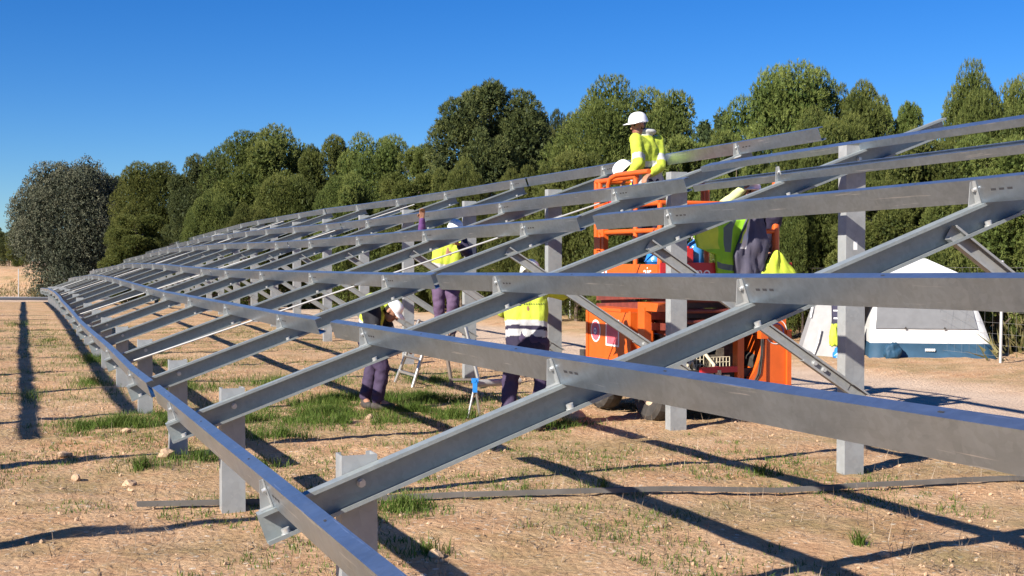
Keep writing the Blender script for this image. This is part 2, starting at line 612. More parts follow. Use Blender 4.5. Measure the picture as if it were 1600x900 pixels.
for i in range(2, 21):
    f = copy_tree(frame0) if i < 8 else (frame_far if i == 8 else copy_tree(frame_far))
    f.location = (FX[i], FY[i], FZ[i])
    if i == 2:
        drop_top_cleat(f)
        FRAME_LABEL.build('paper_label', MAT['white'], f)
    if i == 2:
        f['label'] = 'second support frame from the camera, whose tall rear post stands in front of the tent'
    elif i == 3:
        f['label'] = 'third support frame from the camera, its rear post standing in front of the orange lift'
    elif i == 20:
        f['label'] = 'farthest support frame at the left end of the steel rack'
    else:
        f['label'] = '%s galvanised support frame of the rack counted from the camera' % ORD[i]

# --- purlins: lipped C sections running along the frames
PH, PW = .122, .055
def fz_at(y):
    if y < 3: return .03 + (3 - y) * .014
    return interp(FY, [FZ[i] for i in range(21)], y)
def fx_at(y):
    return interp(FY, [FX.get(i, .04) for i in range(21)], y)
def lay_z(y):
    return fz_at(y)

def purlin(j, ya, yb, label, mode='upright', s_off=0.0, wob=0.0):
    s = SD[j] + s_off
    ring = c_ring(PH, PW, .003, .014)
    ys = sorted([ya, yb] + [y for y in FY if ya + .05 < y < yb - .05] + [ya + (yb - ya) * k / 24 for k in range(1, 24)])
    mb = MB()
    secs = []
    for y in ys:
        ox, oz = fx_at(y), fz_at(y)
        sec = []
        for a, bb in ring:
            if mode == 'upright':
                p = slope_pt(s + a, y, bb + PH + .0012)
            elif mode == 'tray':                      # lying on its web, flanges up
                p = slope_pt(s - bb, y, a + .0015)
            else:                                      # web upward, flanges down
                p = slope_pt(s - bb, y, PW - a + .0015)
            w_ = wob * sin((y - ya) * .9)
            sec.append(p + Vector((ox, 0, oz + w_)))
        secs.append(sec)
    mb.sweep(secs)
    # punched slots beside each cleat
    if mode == 'upright':
        for i, yf in enumerate(FY):
            if ya + .4 < yf < yb - .4 and yf < 20:
                for k in range(3):
                    yy = yf - .13 - .055 * k
                    ox, oz = fx_at(yy), fz_at(yy)
                    v = []
                    for da, dn in ((-.001, .060), (-.001, .071)):
                        for dy in (0, .034):
                            v.append(slope_pt(s + da, yy + dy, dn) + Vector((ox, 0, oz)))
                    mb.add(v, [(0, 1, 3, 2)], 1)
        y = ya + .8
        while y < min(yb, 14):
            ox, oz = fx_at(y), fz_at(y)
            v = [slope_pt(s + a, y + dy, PH + .0022) + Vector((ox, 0, oz)) for a in (.024, .032) for dy in (0, .022)]
            mb.add(v, [(0, 1, 3, 2)], 1)
            y += 1.45
    if mode == 'down':
        y = ya + .5
        while y < yb:
            ox, oz = fx_at(y), fz_at(y)
            v = [slope_pt(s + a, y + dy, PW + .0024) + Vector((ox, 0, oz)) for a in (.055, .066) for dy in (0, .022)]
            mb.add(v, [(0, 1, 3, 2)], 1)
            y += .8
    o = mb.build('purlin', [MAT['rail'], MAT['slot']])
    tag(o, label, 'purlin', 'purlins laid along the rack')
    return o

ROW = ['lowest', 'second lowest', 'third lowest', 'third highest', 'second highest', 'highest']
LEN = ['nearest', 'second', 'third', 'fourth', 'farthest']
J0 = [(7.14, 7.56), (7.0, 7.49), (7.41, 7.54), (7.37, 7.69), (7.40, 7.55), (8.62, 7.52)]
for j in range(6):
    a, b_ = J0[j]
    if j < 4:
        purlin(j, -4.6, a, 'nearest length of the %s purlin row, broad in the foreground' % ROW[j])
    cuts = [b_, 19.9, 32.3, 44.7, 60.3]
    if j == 5:
        cuts = [b_, 14.46, 26.9, 39.3, 51.7, 60.3]
    for k in range(len(cuts) - 1):
        lab = '%s length of the %s purlin row, counted from the camera' % (['second', 'third', 'fourth', 'fifth', 'farthest'][k] if j < 5 or k < 4 else 'farthest', ROW[j])
        if k == 0 and j == 5:
            lab = 'second length of the highest purlin row, passing behind the worker in the white helmet'
        purlin(j, cuts[k] + (.02 if k else 0), cuts[k + 1] - .05, lab)
purlin(4, -4.6, 7.40, 'loose purlin lying on its web with open side up, second from the top at right', 'tray', -.02)
purlin(5, -4.6, 8.55, 'loose highest purlin lying flat with its broad web up, upper right', 'down', -.66)

# --- thin bracing bars slung diagonally under the purlins
for (yb_, yt, lab) in ((10.95, 8.84, 'bright thin bracing bar crossing the rack beside the third frame'),
                       (22.6, 19.9, 'thin bracing bar crossing the rack beyond the seventh frame'),
                       (35.0, 32.2, 'thin bracing bar crossing the far part of the rack'),
                       (47.0, 44.3, 'thin bracing bar crossing the far end of the rack')):
    mb = MB()
    pts = [slope_pt(.08 + 6.1 * k / 8, yb_ + (yt - yb_) * k / 8, -.016) for k in range(9)]
    pts = [p + Vector((fx_at(p.y), 0, fz_at(p.y))) for p in pts]
    mb.tube(pts, .0105, 6)
    tag(mb.build('bracing_bar', MAT['bar']), lab, 'bracing bar', 'thin bracing bars')

# --- the neighbouring row outside the picture; its shadows fall across the soil at the left
OX = -9.45
for k in range(1, 14):
    f = copy_tree(frame_far)
    f.location = (OX, 4.15 + 3 * (k - 1) - 3.0, .02 + dzy(3 * k))
    f['label'] = 'support frame of the neighbouring row beyond the left edge, known by its shadow'
    f['group'] = 'support frames of the neighbouring row'
for (sx, h, ya) in ((5.84, .001, 10.0), (5.15, .001, 8.6)):
    mb = MB()
    secs = []
    for k in range(31):
        y = ya + (62 - ya) * k / 30
        secs.append([slope_pt(sx + a, y, bb + PH + .002) + Vector((OX, 0, .02 + dzy(y))) for a, bb in c_ring(PH, PW, .003, .014)])
    mb.sweep(secs)
    tag(mb.build('purlin', MAT['rail']), 'purlin of the neighbouring row beyond the left edge, known by its long shadow', 'purlin', 'purlins of the neighbouring row')

# --- grey strip lying on the soil
def strip(xa, xb, ya, yb, lab, seed):
    mb = MB()
    r = random.Random(seed)
    secs = []
    n = 26
    for k in range(n + 1):
        x = xa + (xb - xa) * k / n
        y = ya + (yb - ya) * k / n + .03 * noise.noise((x * .8, seed, 0))
        z = ground_z(x, y) + .035 + .012 * noise.noise((x * 1.1, seed, 4))
        secs.append([(x, y - .022, z - .014), (x, y + .022, z - .014), (x, y + .022, z + .016), (x, y + .018, z + .016), (x, y + .016, z + .0), (x, y - .016, z + .0), (x, y - .018, z + .016), (x, y - .022, z + .016)])
    mb.sweep(secs)
    tag(mb.build('ground_strip', MAT['strap']), lab, 'metal strip')
strip(-.19, 7.4, 6.43, 5.10, 'long thin grey metal strip lying across the soil in the foreground', 2)

# ------------------------------------------------------------------ vegetation
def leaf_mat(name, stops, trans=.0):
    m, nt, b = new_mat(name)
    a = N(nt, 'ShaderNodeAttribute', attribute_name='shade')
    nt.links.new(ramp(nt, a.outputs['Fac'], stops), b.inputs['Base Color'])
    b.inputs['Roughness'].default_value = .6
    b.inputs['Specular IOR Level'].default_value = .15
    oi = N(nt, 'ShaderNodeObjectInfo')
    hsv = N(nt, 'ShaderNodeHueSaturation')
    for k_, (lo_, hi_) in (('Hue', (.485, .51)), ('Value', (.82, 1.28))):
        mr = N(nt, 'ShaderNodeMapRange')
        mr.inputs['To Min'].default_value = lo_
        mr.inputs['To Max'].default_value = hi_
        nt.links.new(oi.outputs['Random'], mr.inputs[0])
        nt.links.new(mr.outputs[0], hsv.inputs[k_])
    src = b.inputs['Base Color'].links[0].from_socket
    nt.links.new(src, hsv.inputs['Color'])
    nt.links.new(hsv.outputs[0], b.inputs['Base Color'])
    tl = N(nt, 'ShaderNodeBsdfTranslucent')
    nt.links.new(hsv.outputs[0], tl.inputs['Color'])
    ms = N(nt, 'ShaderNodeMixShader')
    ms.inputs[0].default_value = .25
    nt.links.new(b.outputs[0], ms.inputs[1])
    nt.links.new(tl.outputs[0], ms.inputs[2])
    nt.links.new(ms.outputs[0], nt.nodes['Material Output'].inputs['Surface'])
    return m
MAT['pine'] = leaf_mat('pine_needles', [(0, (.044, .064, .016)), (.5, (.112, .137, .034)), (1, (.195, .212, .058))])
MAT['pine_dark'] = leaf_mat('dark_pine_needles', [(0, (.032, .048, .020)), (.5, (.088, .112, .038)), (1, (.17, .185, .06))])
MAT['oak'] = leaf_mat('oak_leaves', [(0, (.034, .042, .027)), (.5, (.088, .096, .062)), (1, (.165, .16, .105))])
MAT['scrub'] = leaf_mat('scrub', [(0, (.055, .05, .022)), (.5, (.13, .115, .045)), (1, (.27, .22, .11))])
MAT['grass'] = leaf_mat('green_grass', [(0, (.040, .075, .012)), (.5, (.095, .145, .026)), (1, (.22, .22, .075))])
MAT['straw'] = leaf_mat('dry_straw', [(0, (.14, .10, .06)), (.5, (.32, .24, .15)), (1, (.52, .44, .32))])
MAT['bark'] = plain('bark', (.13, .095, .07), .9, 0, .35, 9, bumpy=.6, bscale=20)

class Leaves:
    def __init__(s):
        s.v, s.f, s.c = [], [], []
    def tri(s, a, b, c, sh):
        o = len(s.v)
        s.v += [a, b, c]
        s.f.append((o, o + 1, o + 2))
        s.c += [sh] * 3
    def blade(s, p, d, L, w, sh, side=None):
        if side is None:
            side = d.cross(Vector((random.random() - .5, random.random() - .5, random.random() - .5)))
            if side.length < 1e-4: side = Vector((1, 0, 0))
            side.normalize()
        s.tri(p - side * w / 2, p + side * w / 2, p + d * L, sh)
    def leaf(s, p, d, L, w, sh):
        side = d.cross(Vector((random.random() - .5, random.random() - .5, random.random() - .5)))
        if side.length < 1e-4: side = Vector((1, 0, 0))
        side.normalize()
        o = len(s.v)
        s.v += [p, p + d * L * .5 + side * w / 2, p + d * L, p + d * L * .5 - side * w / 2]
        s.f.append((o, o + 1, o + 2, o + 3))
        s.c += [sh] * 4
    def mesh(s, name, mat):
        me = bpy.data.meshes.new(name)
        me.from_pydata([tuple(v) for v in s.v], [], s.f)
        a = me.attributes.new('shade', 'FLOAT', 'POINT')
        a.data.foreach_set('value', s.c)
        me.materials.append(mat)
        me.update()
        return me

def rdir(r):
    z = r.uniform(-1, 1)
    a = r.uniform(0, 2 * pi)
    q = sqrt(1 - z * z)
    return Vector((q * cos(a), q * sin(a), z))

def dome(t):
    return sqrt(max(.10, 1 - abs((t - .45) / .62) ** 3))

def crown_mesh(name, seed, mat, kind='pine', n=3400, wid=.5, low=.05, lobes=26, flat=1.0):
    """unit tree: height 1, half width about wid/1"""
    r = random.Random(seed)
    random.seed(seed)
    L = Leaves()
    lob = []
    for k in range(lobes):
        t = low + (1 - low) * ((k + r.random()) / lobes) ** .72      # height share
        prof = dome(t) * wid * .5
        a = k * 2.4 + r.uniform(-.5, .5)
        rad = prof * r.uniform(.45, 1.0)
        R = wid * r.uniform(.15, .29) * (1.0 if t < .8 else .8)
        rad = max(0, min(rad, prof - R * .55))
        lob.append((Vector((cos(a) * rad, sin(a) * rad, t * (1 - R * .55))), Vector((R, R, R * r.uniform(.7, 1.0) * flat)), r.uniform(-.26, .22)))
    for k in range(max(4, lobes // 6)):                            # sprigs that break the outline
        t = r.uniform(.35, 1)
        prof = dome(t) * wid * .5
        a = r.uniform(0, 2 * pi)
        R = wid * r.uniform(.07, .11)
        lob.append((Vector((cos(a) * prof * .92, sin(a) * prof * .92, t * .94)), Vector((R, R, R * 1.4)), r.uniform(-.1, .2)))
    wts = [l[1].x ** 2 for l in lob]
    tot = sum(wts)
    for l, w in zip(lob, wts):
        cnt = int(n * w / tot) + 3
        for q in range(cnt):
            d = rdir(r)
            if d.z < -.35 and r.random() < .5: d.z = -d.z
            rr = r.uniform(.86, 1.03) if r.random() < .86 else r.uniform(.35, .8)
            nz = noise.noise((l[0].x * 9 + d.x * 2.2, l[0].y * 9 + d.y * 2.2, d.z * 2.2 + seed))
            if nz < -.30 and r.random() < .9: continue            # gaps
            p = l[0] + Vector((d.x * l[1].x, d.y * l[1].y, d.z * l[1].z)) * rr * (1 + .14 * nz)
            if p.z < .01: p.z = r.uniform(.01, .06)
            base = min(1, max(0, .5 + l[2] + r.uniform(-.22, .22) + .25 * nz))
            if kind == 'pine':
                ax = (d * .9 + Vector((0, 0, .45)) + rdir(r) * .35).normalized()
                for k in range(7):
                    dd = (ax + rdir(r) * .75).normalized()
                    L.blade(p + rdir(r) * .006, dd, r.uniform(.009, .019), r.uniform(.003, .0052), min(1, max(0, base + r.uniform(-.18, .18))))
            else:
                for k in range(8):
                    dd = (d * .6 + rdir(r)).normalized()
                    L.leaf(p + rdir(r) * .014, dd, r.uniform(.008, .016), r.uniform(.006, .010), min(1, max(0, base + r.uniform(-.25, .25))))
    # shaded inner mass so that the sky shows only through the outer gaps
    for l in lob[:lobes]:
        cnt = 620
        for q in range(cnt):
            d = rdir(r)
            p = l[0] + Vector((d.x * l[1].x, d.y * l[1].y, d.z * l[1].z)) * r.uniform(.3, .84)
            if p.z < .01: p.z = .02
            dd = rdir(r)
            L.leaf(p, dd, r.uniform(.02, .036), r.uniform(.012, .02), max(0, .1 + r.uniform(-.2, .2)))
    me = L.mesh(name, mat)
    return me, lob

def trunk_mesh(name, lob, seed):
    r = random.Random(seed)
    mb = MB()
    pts = [Vector((0, 0, -.12)), Vector((.006, 0, .12)), Vector((-.008, .006, .38)), Vector((.004, -.004, .62)), Vector((0, 0, .86))]
    mb.tube(pts, [.024, .020, .015, .009, .003], 7)
    for l in lob[::2]:
        h = max(.08, l[0].z - .14)
        a = Vector((0, 0, h))
        mb.tube([a, a.lerp(l[0], .5) + Vector((0, 0, -.01)), l[0]], [.0075, .005, .002], 5)
    return mb.mesh(name, MAT['bark'])

PINES = []
for k, (w, low, lb, mt) in enumerate(((.70, .04, 22, 'pine'), (.86, .04, 26, 'pine'), (1.05, .05, 30, 'pine'), (.60, .08, 20, 'pine_dark'), (.76, .05, 24, 'pine_dark'), (.55, .04, 18, 'pine'))):
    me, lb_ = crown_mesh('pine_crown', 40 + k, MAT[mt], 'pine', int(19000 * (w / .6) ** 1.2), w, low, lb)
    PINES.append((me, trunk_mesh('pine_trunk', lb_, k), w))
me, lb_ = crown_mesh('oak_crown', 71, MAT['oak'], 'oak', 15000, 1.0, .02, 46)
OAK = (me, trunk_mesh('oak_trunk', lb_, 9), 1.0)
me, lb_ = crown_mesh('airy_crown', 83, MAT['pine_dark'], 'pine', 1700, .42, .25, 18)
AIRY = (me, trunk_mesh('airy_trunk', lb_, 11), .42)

FW = Vector((sin(YAW), cos(YAW), 0))
RT = Vector((cos(YAW), -sin(YAW), 0))
HOR = 450 + 1950 * tan(PITCH)      # horizon row (1600 px frame)
def at_px(px, depth):
    u = (px - 800) / 1950
    p = CAM + (FW + RT * u) * depth
    return p.x, p.y

def tree(kind, px, top, depth, wpx, name, label, seed, base=None):
    x, y = at_px(px, depth)
    gz = ground_z(x, y)
    ztop = CAM.z + (HOR - top) * depth / 1950
    h = ztop - gz
    w = wpx * depth / 1950
    me, tm, uw = kind
    r = random.Random(seed)
    root = empty(name, (x, y, gz), r.uniform(0, 6.28), label, 'tree', 'trees beyond the fence')
    c = link('crown', me, root)
    s = w / uw * 1.08
    c.scale = (s, s, h / 1.03)
    t = link('trunk', tm, root)
    t.scale = (s * .8 + h * .1, s * .8 + h * .1, h / 1.03)
    return root

P = PINES
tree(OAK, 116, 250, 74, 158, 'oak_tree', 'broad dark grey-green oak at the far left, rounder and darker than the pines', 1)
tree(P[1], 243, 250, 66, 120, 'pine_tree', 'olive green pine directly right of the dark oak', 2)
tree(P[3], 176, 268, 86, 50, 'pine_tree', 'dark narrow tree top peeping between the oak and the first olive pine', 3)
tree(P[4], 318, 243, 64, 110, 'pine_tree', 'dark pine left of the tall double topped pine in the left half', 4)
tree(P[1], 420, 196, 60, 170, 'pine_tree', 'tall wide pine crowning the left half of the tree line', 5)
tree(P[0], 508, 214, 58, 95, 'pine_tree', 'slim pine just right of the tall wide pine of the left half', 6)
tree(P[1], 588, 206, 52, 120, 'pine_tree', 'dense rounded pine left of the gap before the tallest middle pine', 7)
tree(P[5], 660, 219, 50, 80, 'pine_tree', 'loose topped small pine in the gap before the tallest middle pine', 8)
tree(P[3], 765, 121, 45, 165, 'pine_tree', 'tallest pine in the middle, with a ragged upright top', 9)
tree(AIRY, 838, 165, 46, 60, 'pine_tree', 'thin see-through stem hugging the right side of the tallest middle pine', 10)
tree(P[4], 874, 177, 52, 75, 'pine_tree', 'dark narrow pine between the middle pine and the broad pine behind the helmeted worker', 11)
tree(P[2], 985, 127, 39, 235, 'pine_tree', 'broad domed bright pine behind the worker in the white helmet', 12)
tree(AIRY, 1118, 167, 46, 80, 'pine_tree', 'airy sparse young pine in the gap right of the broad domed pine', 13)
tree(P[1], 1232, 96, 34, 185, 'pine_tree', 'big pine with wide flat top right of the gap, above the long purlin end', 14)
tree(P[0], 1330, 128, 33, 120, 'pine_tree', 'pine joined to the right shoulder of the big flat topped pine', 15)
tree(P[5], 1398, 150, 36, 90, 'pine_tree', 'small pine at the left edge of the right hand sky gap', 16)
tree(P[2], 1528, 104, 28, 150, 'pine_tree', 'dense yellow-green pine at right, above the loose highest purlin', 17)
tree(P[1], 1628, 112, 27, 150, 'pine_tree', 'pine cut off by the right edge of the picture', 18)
# lower, nearer rank of pines
low = [(215, 330, 58, 90), (330, 300, 54, 80), (452, 270, 52, 110), (545, 268, 47, 90), (640, 262, 44, 105), (720, 250, 41, 100), (812, 262, 40, 90), (900, 232, 36, 130), (1060, 205, 34, 120), (1150, 205, 32, 110), (1290, 172, 29, 150), (1430, 200, 27, 150), (1560, 200, 24.5, 150), (1655, 205, 24, 120), (390, 320, 50, 70), (1215, 270, 28, 110), (1370, 275, 26, 130), (990, 290, 33, 120), (1490, 290, 24.6, 110)]
seen = ['behind the far quarter of the rack', 'below the dark pine of the left half', 'in front of the tall wide pine of the left half', 'in front of the slim pine', 'below the loose topped small pine', 'at the left foot of the tallest middle pine', 'at the right foot of the tallest middle pine', 'left of the helmeted worker', 'right of the helmeted worker, under the broad domed pine', 'under the airy sparse young pine', 'in front of the big flat topped pine', 'below the right hand sky gap', 'in front of the dense yellow-green pine', 'low at the right edge of the picture', 'behind the middle of the rack, below the tall wide pine', 'behind the lift, above the hanging yellow vest', 'behind the tall rear post in front of the tent', 'behind the orange lift rails', 'above the tent at the right']
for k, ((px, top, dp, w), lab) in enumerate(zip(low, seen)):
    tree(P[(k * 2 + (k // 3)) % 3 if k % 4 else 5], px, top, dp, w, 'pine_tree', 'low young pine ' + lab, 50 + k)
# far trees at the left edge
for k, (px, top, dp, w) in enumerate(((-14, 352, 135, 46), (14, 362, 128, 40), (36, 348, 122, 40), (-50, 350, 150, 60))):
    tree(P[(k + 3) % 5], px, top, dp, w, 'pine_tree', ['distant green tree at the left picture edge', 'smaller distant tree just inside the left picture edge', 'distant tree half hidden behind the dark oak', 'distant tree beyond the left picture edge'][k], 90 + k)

# --- the fence with its thin posts and wires
FENCE = [(14.6, 9.0), (14.5, 14.6), (15.3, 21.5), (15.2, 30), (13.6, 42), (10.5, 56), (6.0, 68), (1.5, 75.5), (-6, 80), (-20, 84), (-40, 88)]
fe = empty('wire_fence', (14.5, 14.6, 0), 0, 'wire mesh fence on thin pale posts along the foot of the trees', 'fence')
fp = []
for (xa, ya), (xb, yb_) in zip(FENCE, FENCE[1:]):
    L_ = sqrt((xb - xa) ** 2 + (yb_ - ya) ** 2)
    k = max(1, round(L_ / 3.1))
    for q in range(k):
        fp.append((xa + (xb - xa) * q / k, ya + (yb_ - ya) * q / k))
fp.append(FENCE[-1])
pm = MB()
pm.cyl((0, 0, -.4), (0, 0, 1.72), .026, 8)
pm.ball((0, 0, 1.72), (.03, .03, .02), 8)
pme = pm.mesh('post', MAT['fence'])
wires = MB()
for i, (x, y) in enumerate(fp):
    z = ground_z(x, y)
    o = link('post', pme, fe)
    o.location = (x - 14.5, y - 14.6, z)
    o.rotation_euler = (random.uniform(-.012, .012), random.uniform(-.012, .012), 0)
    if i:
        x0, y0 = fp[i - 1]
        z0 = ground_z(x0, y0)
        n = 9 if y < 50 else 5
        for k in range(n):
            h = .12 + 1.5 * k / (n - 1)
            wires.tube([(x0 - 14.5, y0 - 14.6, z0 + h), (x - 14.5, y - 14.6, z + h)], .002, 3, cap=False)
        if y < 26:
            for q in range(1, 16):
                t = q / 16
                xx, yy, zz = x0 + (x - x0) * t - 14.5, y0 + (y - y0) * t - 14.6, z0 + (z - z0) * t
                wires.tube([(xx, yy, zz + .12), (xx, yy, zz + 1.62)], .0014, 3, cap=False)
wires.build('wire_mesh', MAT['wood'], fe)

# --- scrub and dry grass along the fence (nobody could count it)
rs = random.Random(17)
random.seed(17)
SC = Leaves()
for k in range(len(FENCE) - 1):
    (xa, ya), (xb, yb_) = FENCE[k], FENCE[k + 1]
    L_ = sqrt((xb - xa) ** 2 + (yb_ - ya) ** 2)
    for q in range(int(L_ * (9 if k < 4 else 4))):
        t = rs.random()
        off = rs.uniform(.6, 7.5)
        nx_, ny_ = (yb_ - ya) / L_, -(xb - xa) / L_
        x, y = xa + (xb - xa) * t + nx_ * off, ya + (yb_ - ya) * t + ny_ * off
        z = ground_z(x, y)
        R = rs.uniform(.3, .85)
        H = rs.uniform(.5, 1.5) * (1 + .5 * noise.noise((x * .3, y * .3, 2)))
        dry = rs.random()
        for j in range(46):
            d = rdir(rs)
            d.z = abs(d.z)
            p = Vector((x + d.x * R, y + d.y * R, z + d.z * H * rs.uniform(.3, 1)))
            dd = (d + Vector((0, 0, .8)) + rdir(rs) * .6).normalized()
            SC.blade(p, dd, rs.uniform(.15, .42), rs.uniform(.03, .06), min(1, max(0, dry * .6 + rs.uniform(0, .4))))
o = link('scrub', SC.mesh('scrub', MAT['scrub']))
tag(o, 'dry olive scrub growing along the foot of the tree line', 'scrub', kind='stuff')

# --- green grass between the frames
GR = Leaves()
ST_ = Leaves()
patches = [(.05, 11.0, .75, .45, 620), (.45, 11.4, .5, .5, 260), (-.35, 10.9, .5, .3, 160), (2.6, 12.6, 1.5, .9, 1500), (3.6, 12.4, 1.1, .8, 1300), (2.2, 11.3, 1.1, .7, 800), (1.3, 10.9, .9, .5, 500), (1.0, 14.5, 1.0, 1.3, 520), (2.5, 15.0, 1.5, 1.2, 900),
           (.2, 20.0, .8, 2.0, 420), (.0, 15.6, .5, 1.2, 260), (1.3, 18.5, 1.2, 2.0, 500), (3.4, 10.6, .9, .4, 420), (.9, 8.1, .35, .3, 120), (.75, 6.6, .25, .25, 90), (1.45, 5.9, .25, .2, 130), (-.8, 14.0, .6, 1.2, 160), (-.3, 25, .8, 3, 220), (-1.0, 32, 1.0, 4, 260),
           (2.2, 10.5, 1.2, .5, 900), (1.4, 9.7, .7, .4, 320), (3.2, 11.4, .9, .5, 700), (4.2, 9.6, .5, .3, 160), (.0, 8.3, .4, .25, 110), (.5, 8.6, .4, .25, 120), (2.0, 7.2, .3, .2, 70), (3.0, 6.1, .2, .15, 40), (2.6, 8.6, .5, .3, 130), (3.7, 4.1, .09, .07, 40), (4.5, 6.4, .25, .15, 40), (4.6, 15.0, .8, 1.4, 420), (1.2, 4.6, .2, .15, 40)]
def grass_blade(x, y, hmax, sh, lv=GR):
    z = ground_z(x, y)
    d = Vector((rs.uniform(-.55, .55), rs.uniform(-.55, .55), 1)).normalized()
    L_ = rs.uniform(.4, 1) * hmax
    w = rs.uniform(.004, .008)
    side = Vector((rs.uniform(-1, 1), rs.uniform(-1, 1), 0)).normalized()
    p = Vector((x, y, z - .01))
    q = p + d * L_ * .6
    e = q + (d + Vector((rs.uniform(-.6, .6), rs.uniform(-.6, .6), -.25))).normalized() * L_ * .45
    o = len(lv.v)
    lv.v += [p - side * w / 2, p + side * w / 2, q + side * w * .35, q - side * w * .35, e]
    lv.f += [(o, o + 1, o + 2, o + 3), (o + 3, o + 2, o + 4)]
    lv.c += [sh] * 5
for (cx, cy, rx, ry, n) in patches:
    for q in range(int(n * 3.6)):
        a = rs.uniform(0, 2 * pi)
        t = abs(rs.gauss(0, .62))
        x, y = cx + cos(a) * rx * t, cy + sin(a) * ry * t
        nz = noise.noise((x * 2.4, y * 2.4, 9))
        if nz < -.12: continue
        grass_blade(x, y, .145 * max(.4, 1.15 - .5 * t) + .05 * nz, min(1, max(0, .30 + .5 * nz * rs.random() + rs.uniform(-.25, .3))))
for q in range(36000):                                              # scattered weeds where the noise allows
    x, y = rs.uniform(-4, 5.4), rs.uniform(3, 30) if rs.random() < .6 else rs.uniform(3, 13)
    nz = noise.noise((x * .8, y * .8, 4.4)) + .4 * noise.noise((x * 2.6, y * 2.6, 8.4))
    if nz < .0: continue
    for k in range(4):
        grass_blade(x + rs.uniform(-.04, .04), y + rs.uniform(-.04, .04), rs.uniform(.03, .075), rs.uniform(.0, .7))
tag(link('grass', GR.mesh('grass', MAT['grass'])), 'short green grass in patches between the frames', 'grass', kind='stuff')
for q in range(42000):                                             # dry stalks and litter
    t = rs.random()
    y = 3 + 24 * t ** 1.6
    x = rs.uniform(-5, 6.3)
    nz = noise.noise((x * 1.1, y * 1.1, 14))
    if nz < -.05 and rs.random() < .8: continue
    sh = rs.uniform(0, 1)
    if rs.random() < .82:                                           # lying litter
        z = ground_z(x, y) + .012
        a = rs.uniform(0, 2 * pi)
        d = Vector((cos(a), sin(a), rs.uniform(-.05, .25))).normalized()
        ST_.blade(Vector((x, y, z)), d, rs.uniform(.04, .13), rs.uniform(.005, .010), sh, Vector((-sin(a), cos(a), rs.uniform(-.2, .2))))
    else:
        z = ground_z(x, y)
        d = Vector((rs.uniform(-.4, .4), rs.uniform(-.4, .4), 1)).normalized()
        ST_.blade(Vector((x, y, z)), d, rs.uniform(.05, .16), .005, sh)
tag(link('dry_litter', ST_.mesh('dry_litter', MAT['straw'])), 'dry stalks and straw litter strewn over the soil', 'litter', kind='stuff')

# --- pebbles
def stone_mesh(name, seed, mat, sub=2):
    bm = bmesh.new()
    bmesh.ops.create_icosphere(bm, subdivisions=sub, radius=1)
    r = random.Random(seed)
    sc = Vector((1, r.uniform(.7, .95), r.uniform(.55, .8)))
    for v in bm.verts:
        n_ = noise.noise((v.co.x * 1.1 + seed, v.co.y * 1.1, v.co.z * 1.1)) * .38 + noise.noise((v.co.x * 3 + seed, v.co.y * 3, v.co.z * 3)) * .12
        v.co = Vector((v.co.x * sc.x, v.co.y * sc.y, v.co.z * sc.z)) * (1 + n_)
    me = bpy.data.meshes.new(name)
    bm.to_mesh(me)
    bm.free()
    me.materials.append(mat)
    return me
MAT['stone'] = plain('pale_stone', (.44, .295, .185), .9, 0, .22, 3, bumpy=.5, bscale=12)
base = [stone_mesh('pebble', k, MAT['stone'], 1) for k in range(5)]
pv, pf = [], []
for q in range(15000):
    t = rs.random()
    y = 3 + 17 * t ** 1.4
    x = rs.uniform(-5, 6.4)
    if noise.noise((x * .9, y * .9, 21)) < -.1 and rs.random() < .7: continue
    R = .004 + .015 * rs.random() ** 6
    me = base[q % 5]
    z = ground_z(x, y) + R * .15
    M = Matrix.Translation((x, y, z)) @ Euler((rs.uniform(0, 6), rs.uniform(0, 6), rs.uniform(0, 6))).to_matrix().to_4x4() @ Matrix.Scale(R, 4)
    o = len(pv)
    pv += [tuple(M @ v.co) for v in me.vertices]
    pf += [[i + o for i in p.vertices] for p in me.polygons]
pb = bpy.data.meshes.new('pebbles')
pb.from_pydata(pv, [], pf)
pb.materials.append(MAT['stone'])
tag(link('pebbles', pb), 'small pebbles scattered over the orange soil', 'pebbles', kind='stuff')
stones = [(-.55, 9.0, .062, 'pale fist sized stone lying alone on the soil at left'), (.23, 8.72, .10, 'tan stone at the foot of the third front post'), (.05, 10.55, .05, 'small pale stone in front of the thick green grass tuft'),
          (-.15, 7.45, .055, 'small stone left of the grey strip end'), (-.5, 8.0, .04, 'smallest single stone in the bare soil at left'), (4.55, 10.15, .17, 'big brown boulder under the rack in front of the lift wheel'), (1.22, 4.52, .05, 'stone in the shadow right of the nearest front post'), (3.66, 3.82, .035, 'whitish stone at lower right'), (2.55, 10.9, .06, 'stone at the feet of the bending worker')]
for k, (x, y, R, lab) in enumerate(stones):
    o = link('stone' if R < .2 else 'boulder', stone_mesh('stone', 30 + k, MAT['stone'], 2))
    o.location = (x, y, ground_z(x, y) + R * .22)
    o.scale = (R, R, R * (1.0 if R < .2 else .9))
    o.rotation_euler = (0, 0, k * 1.3)
    tag(o, lab, 'stone')

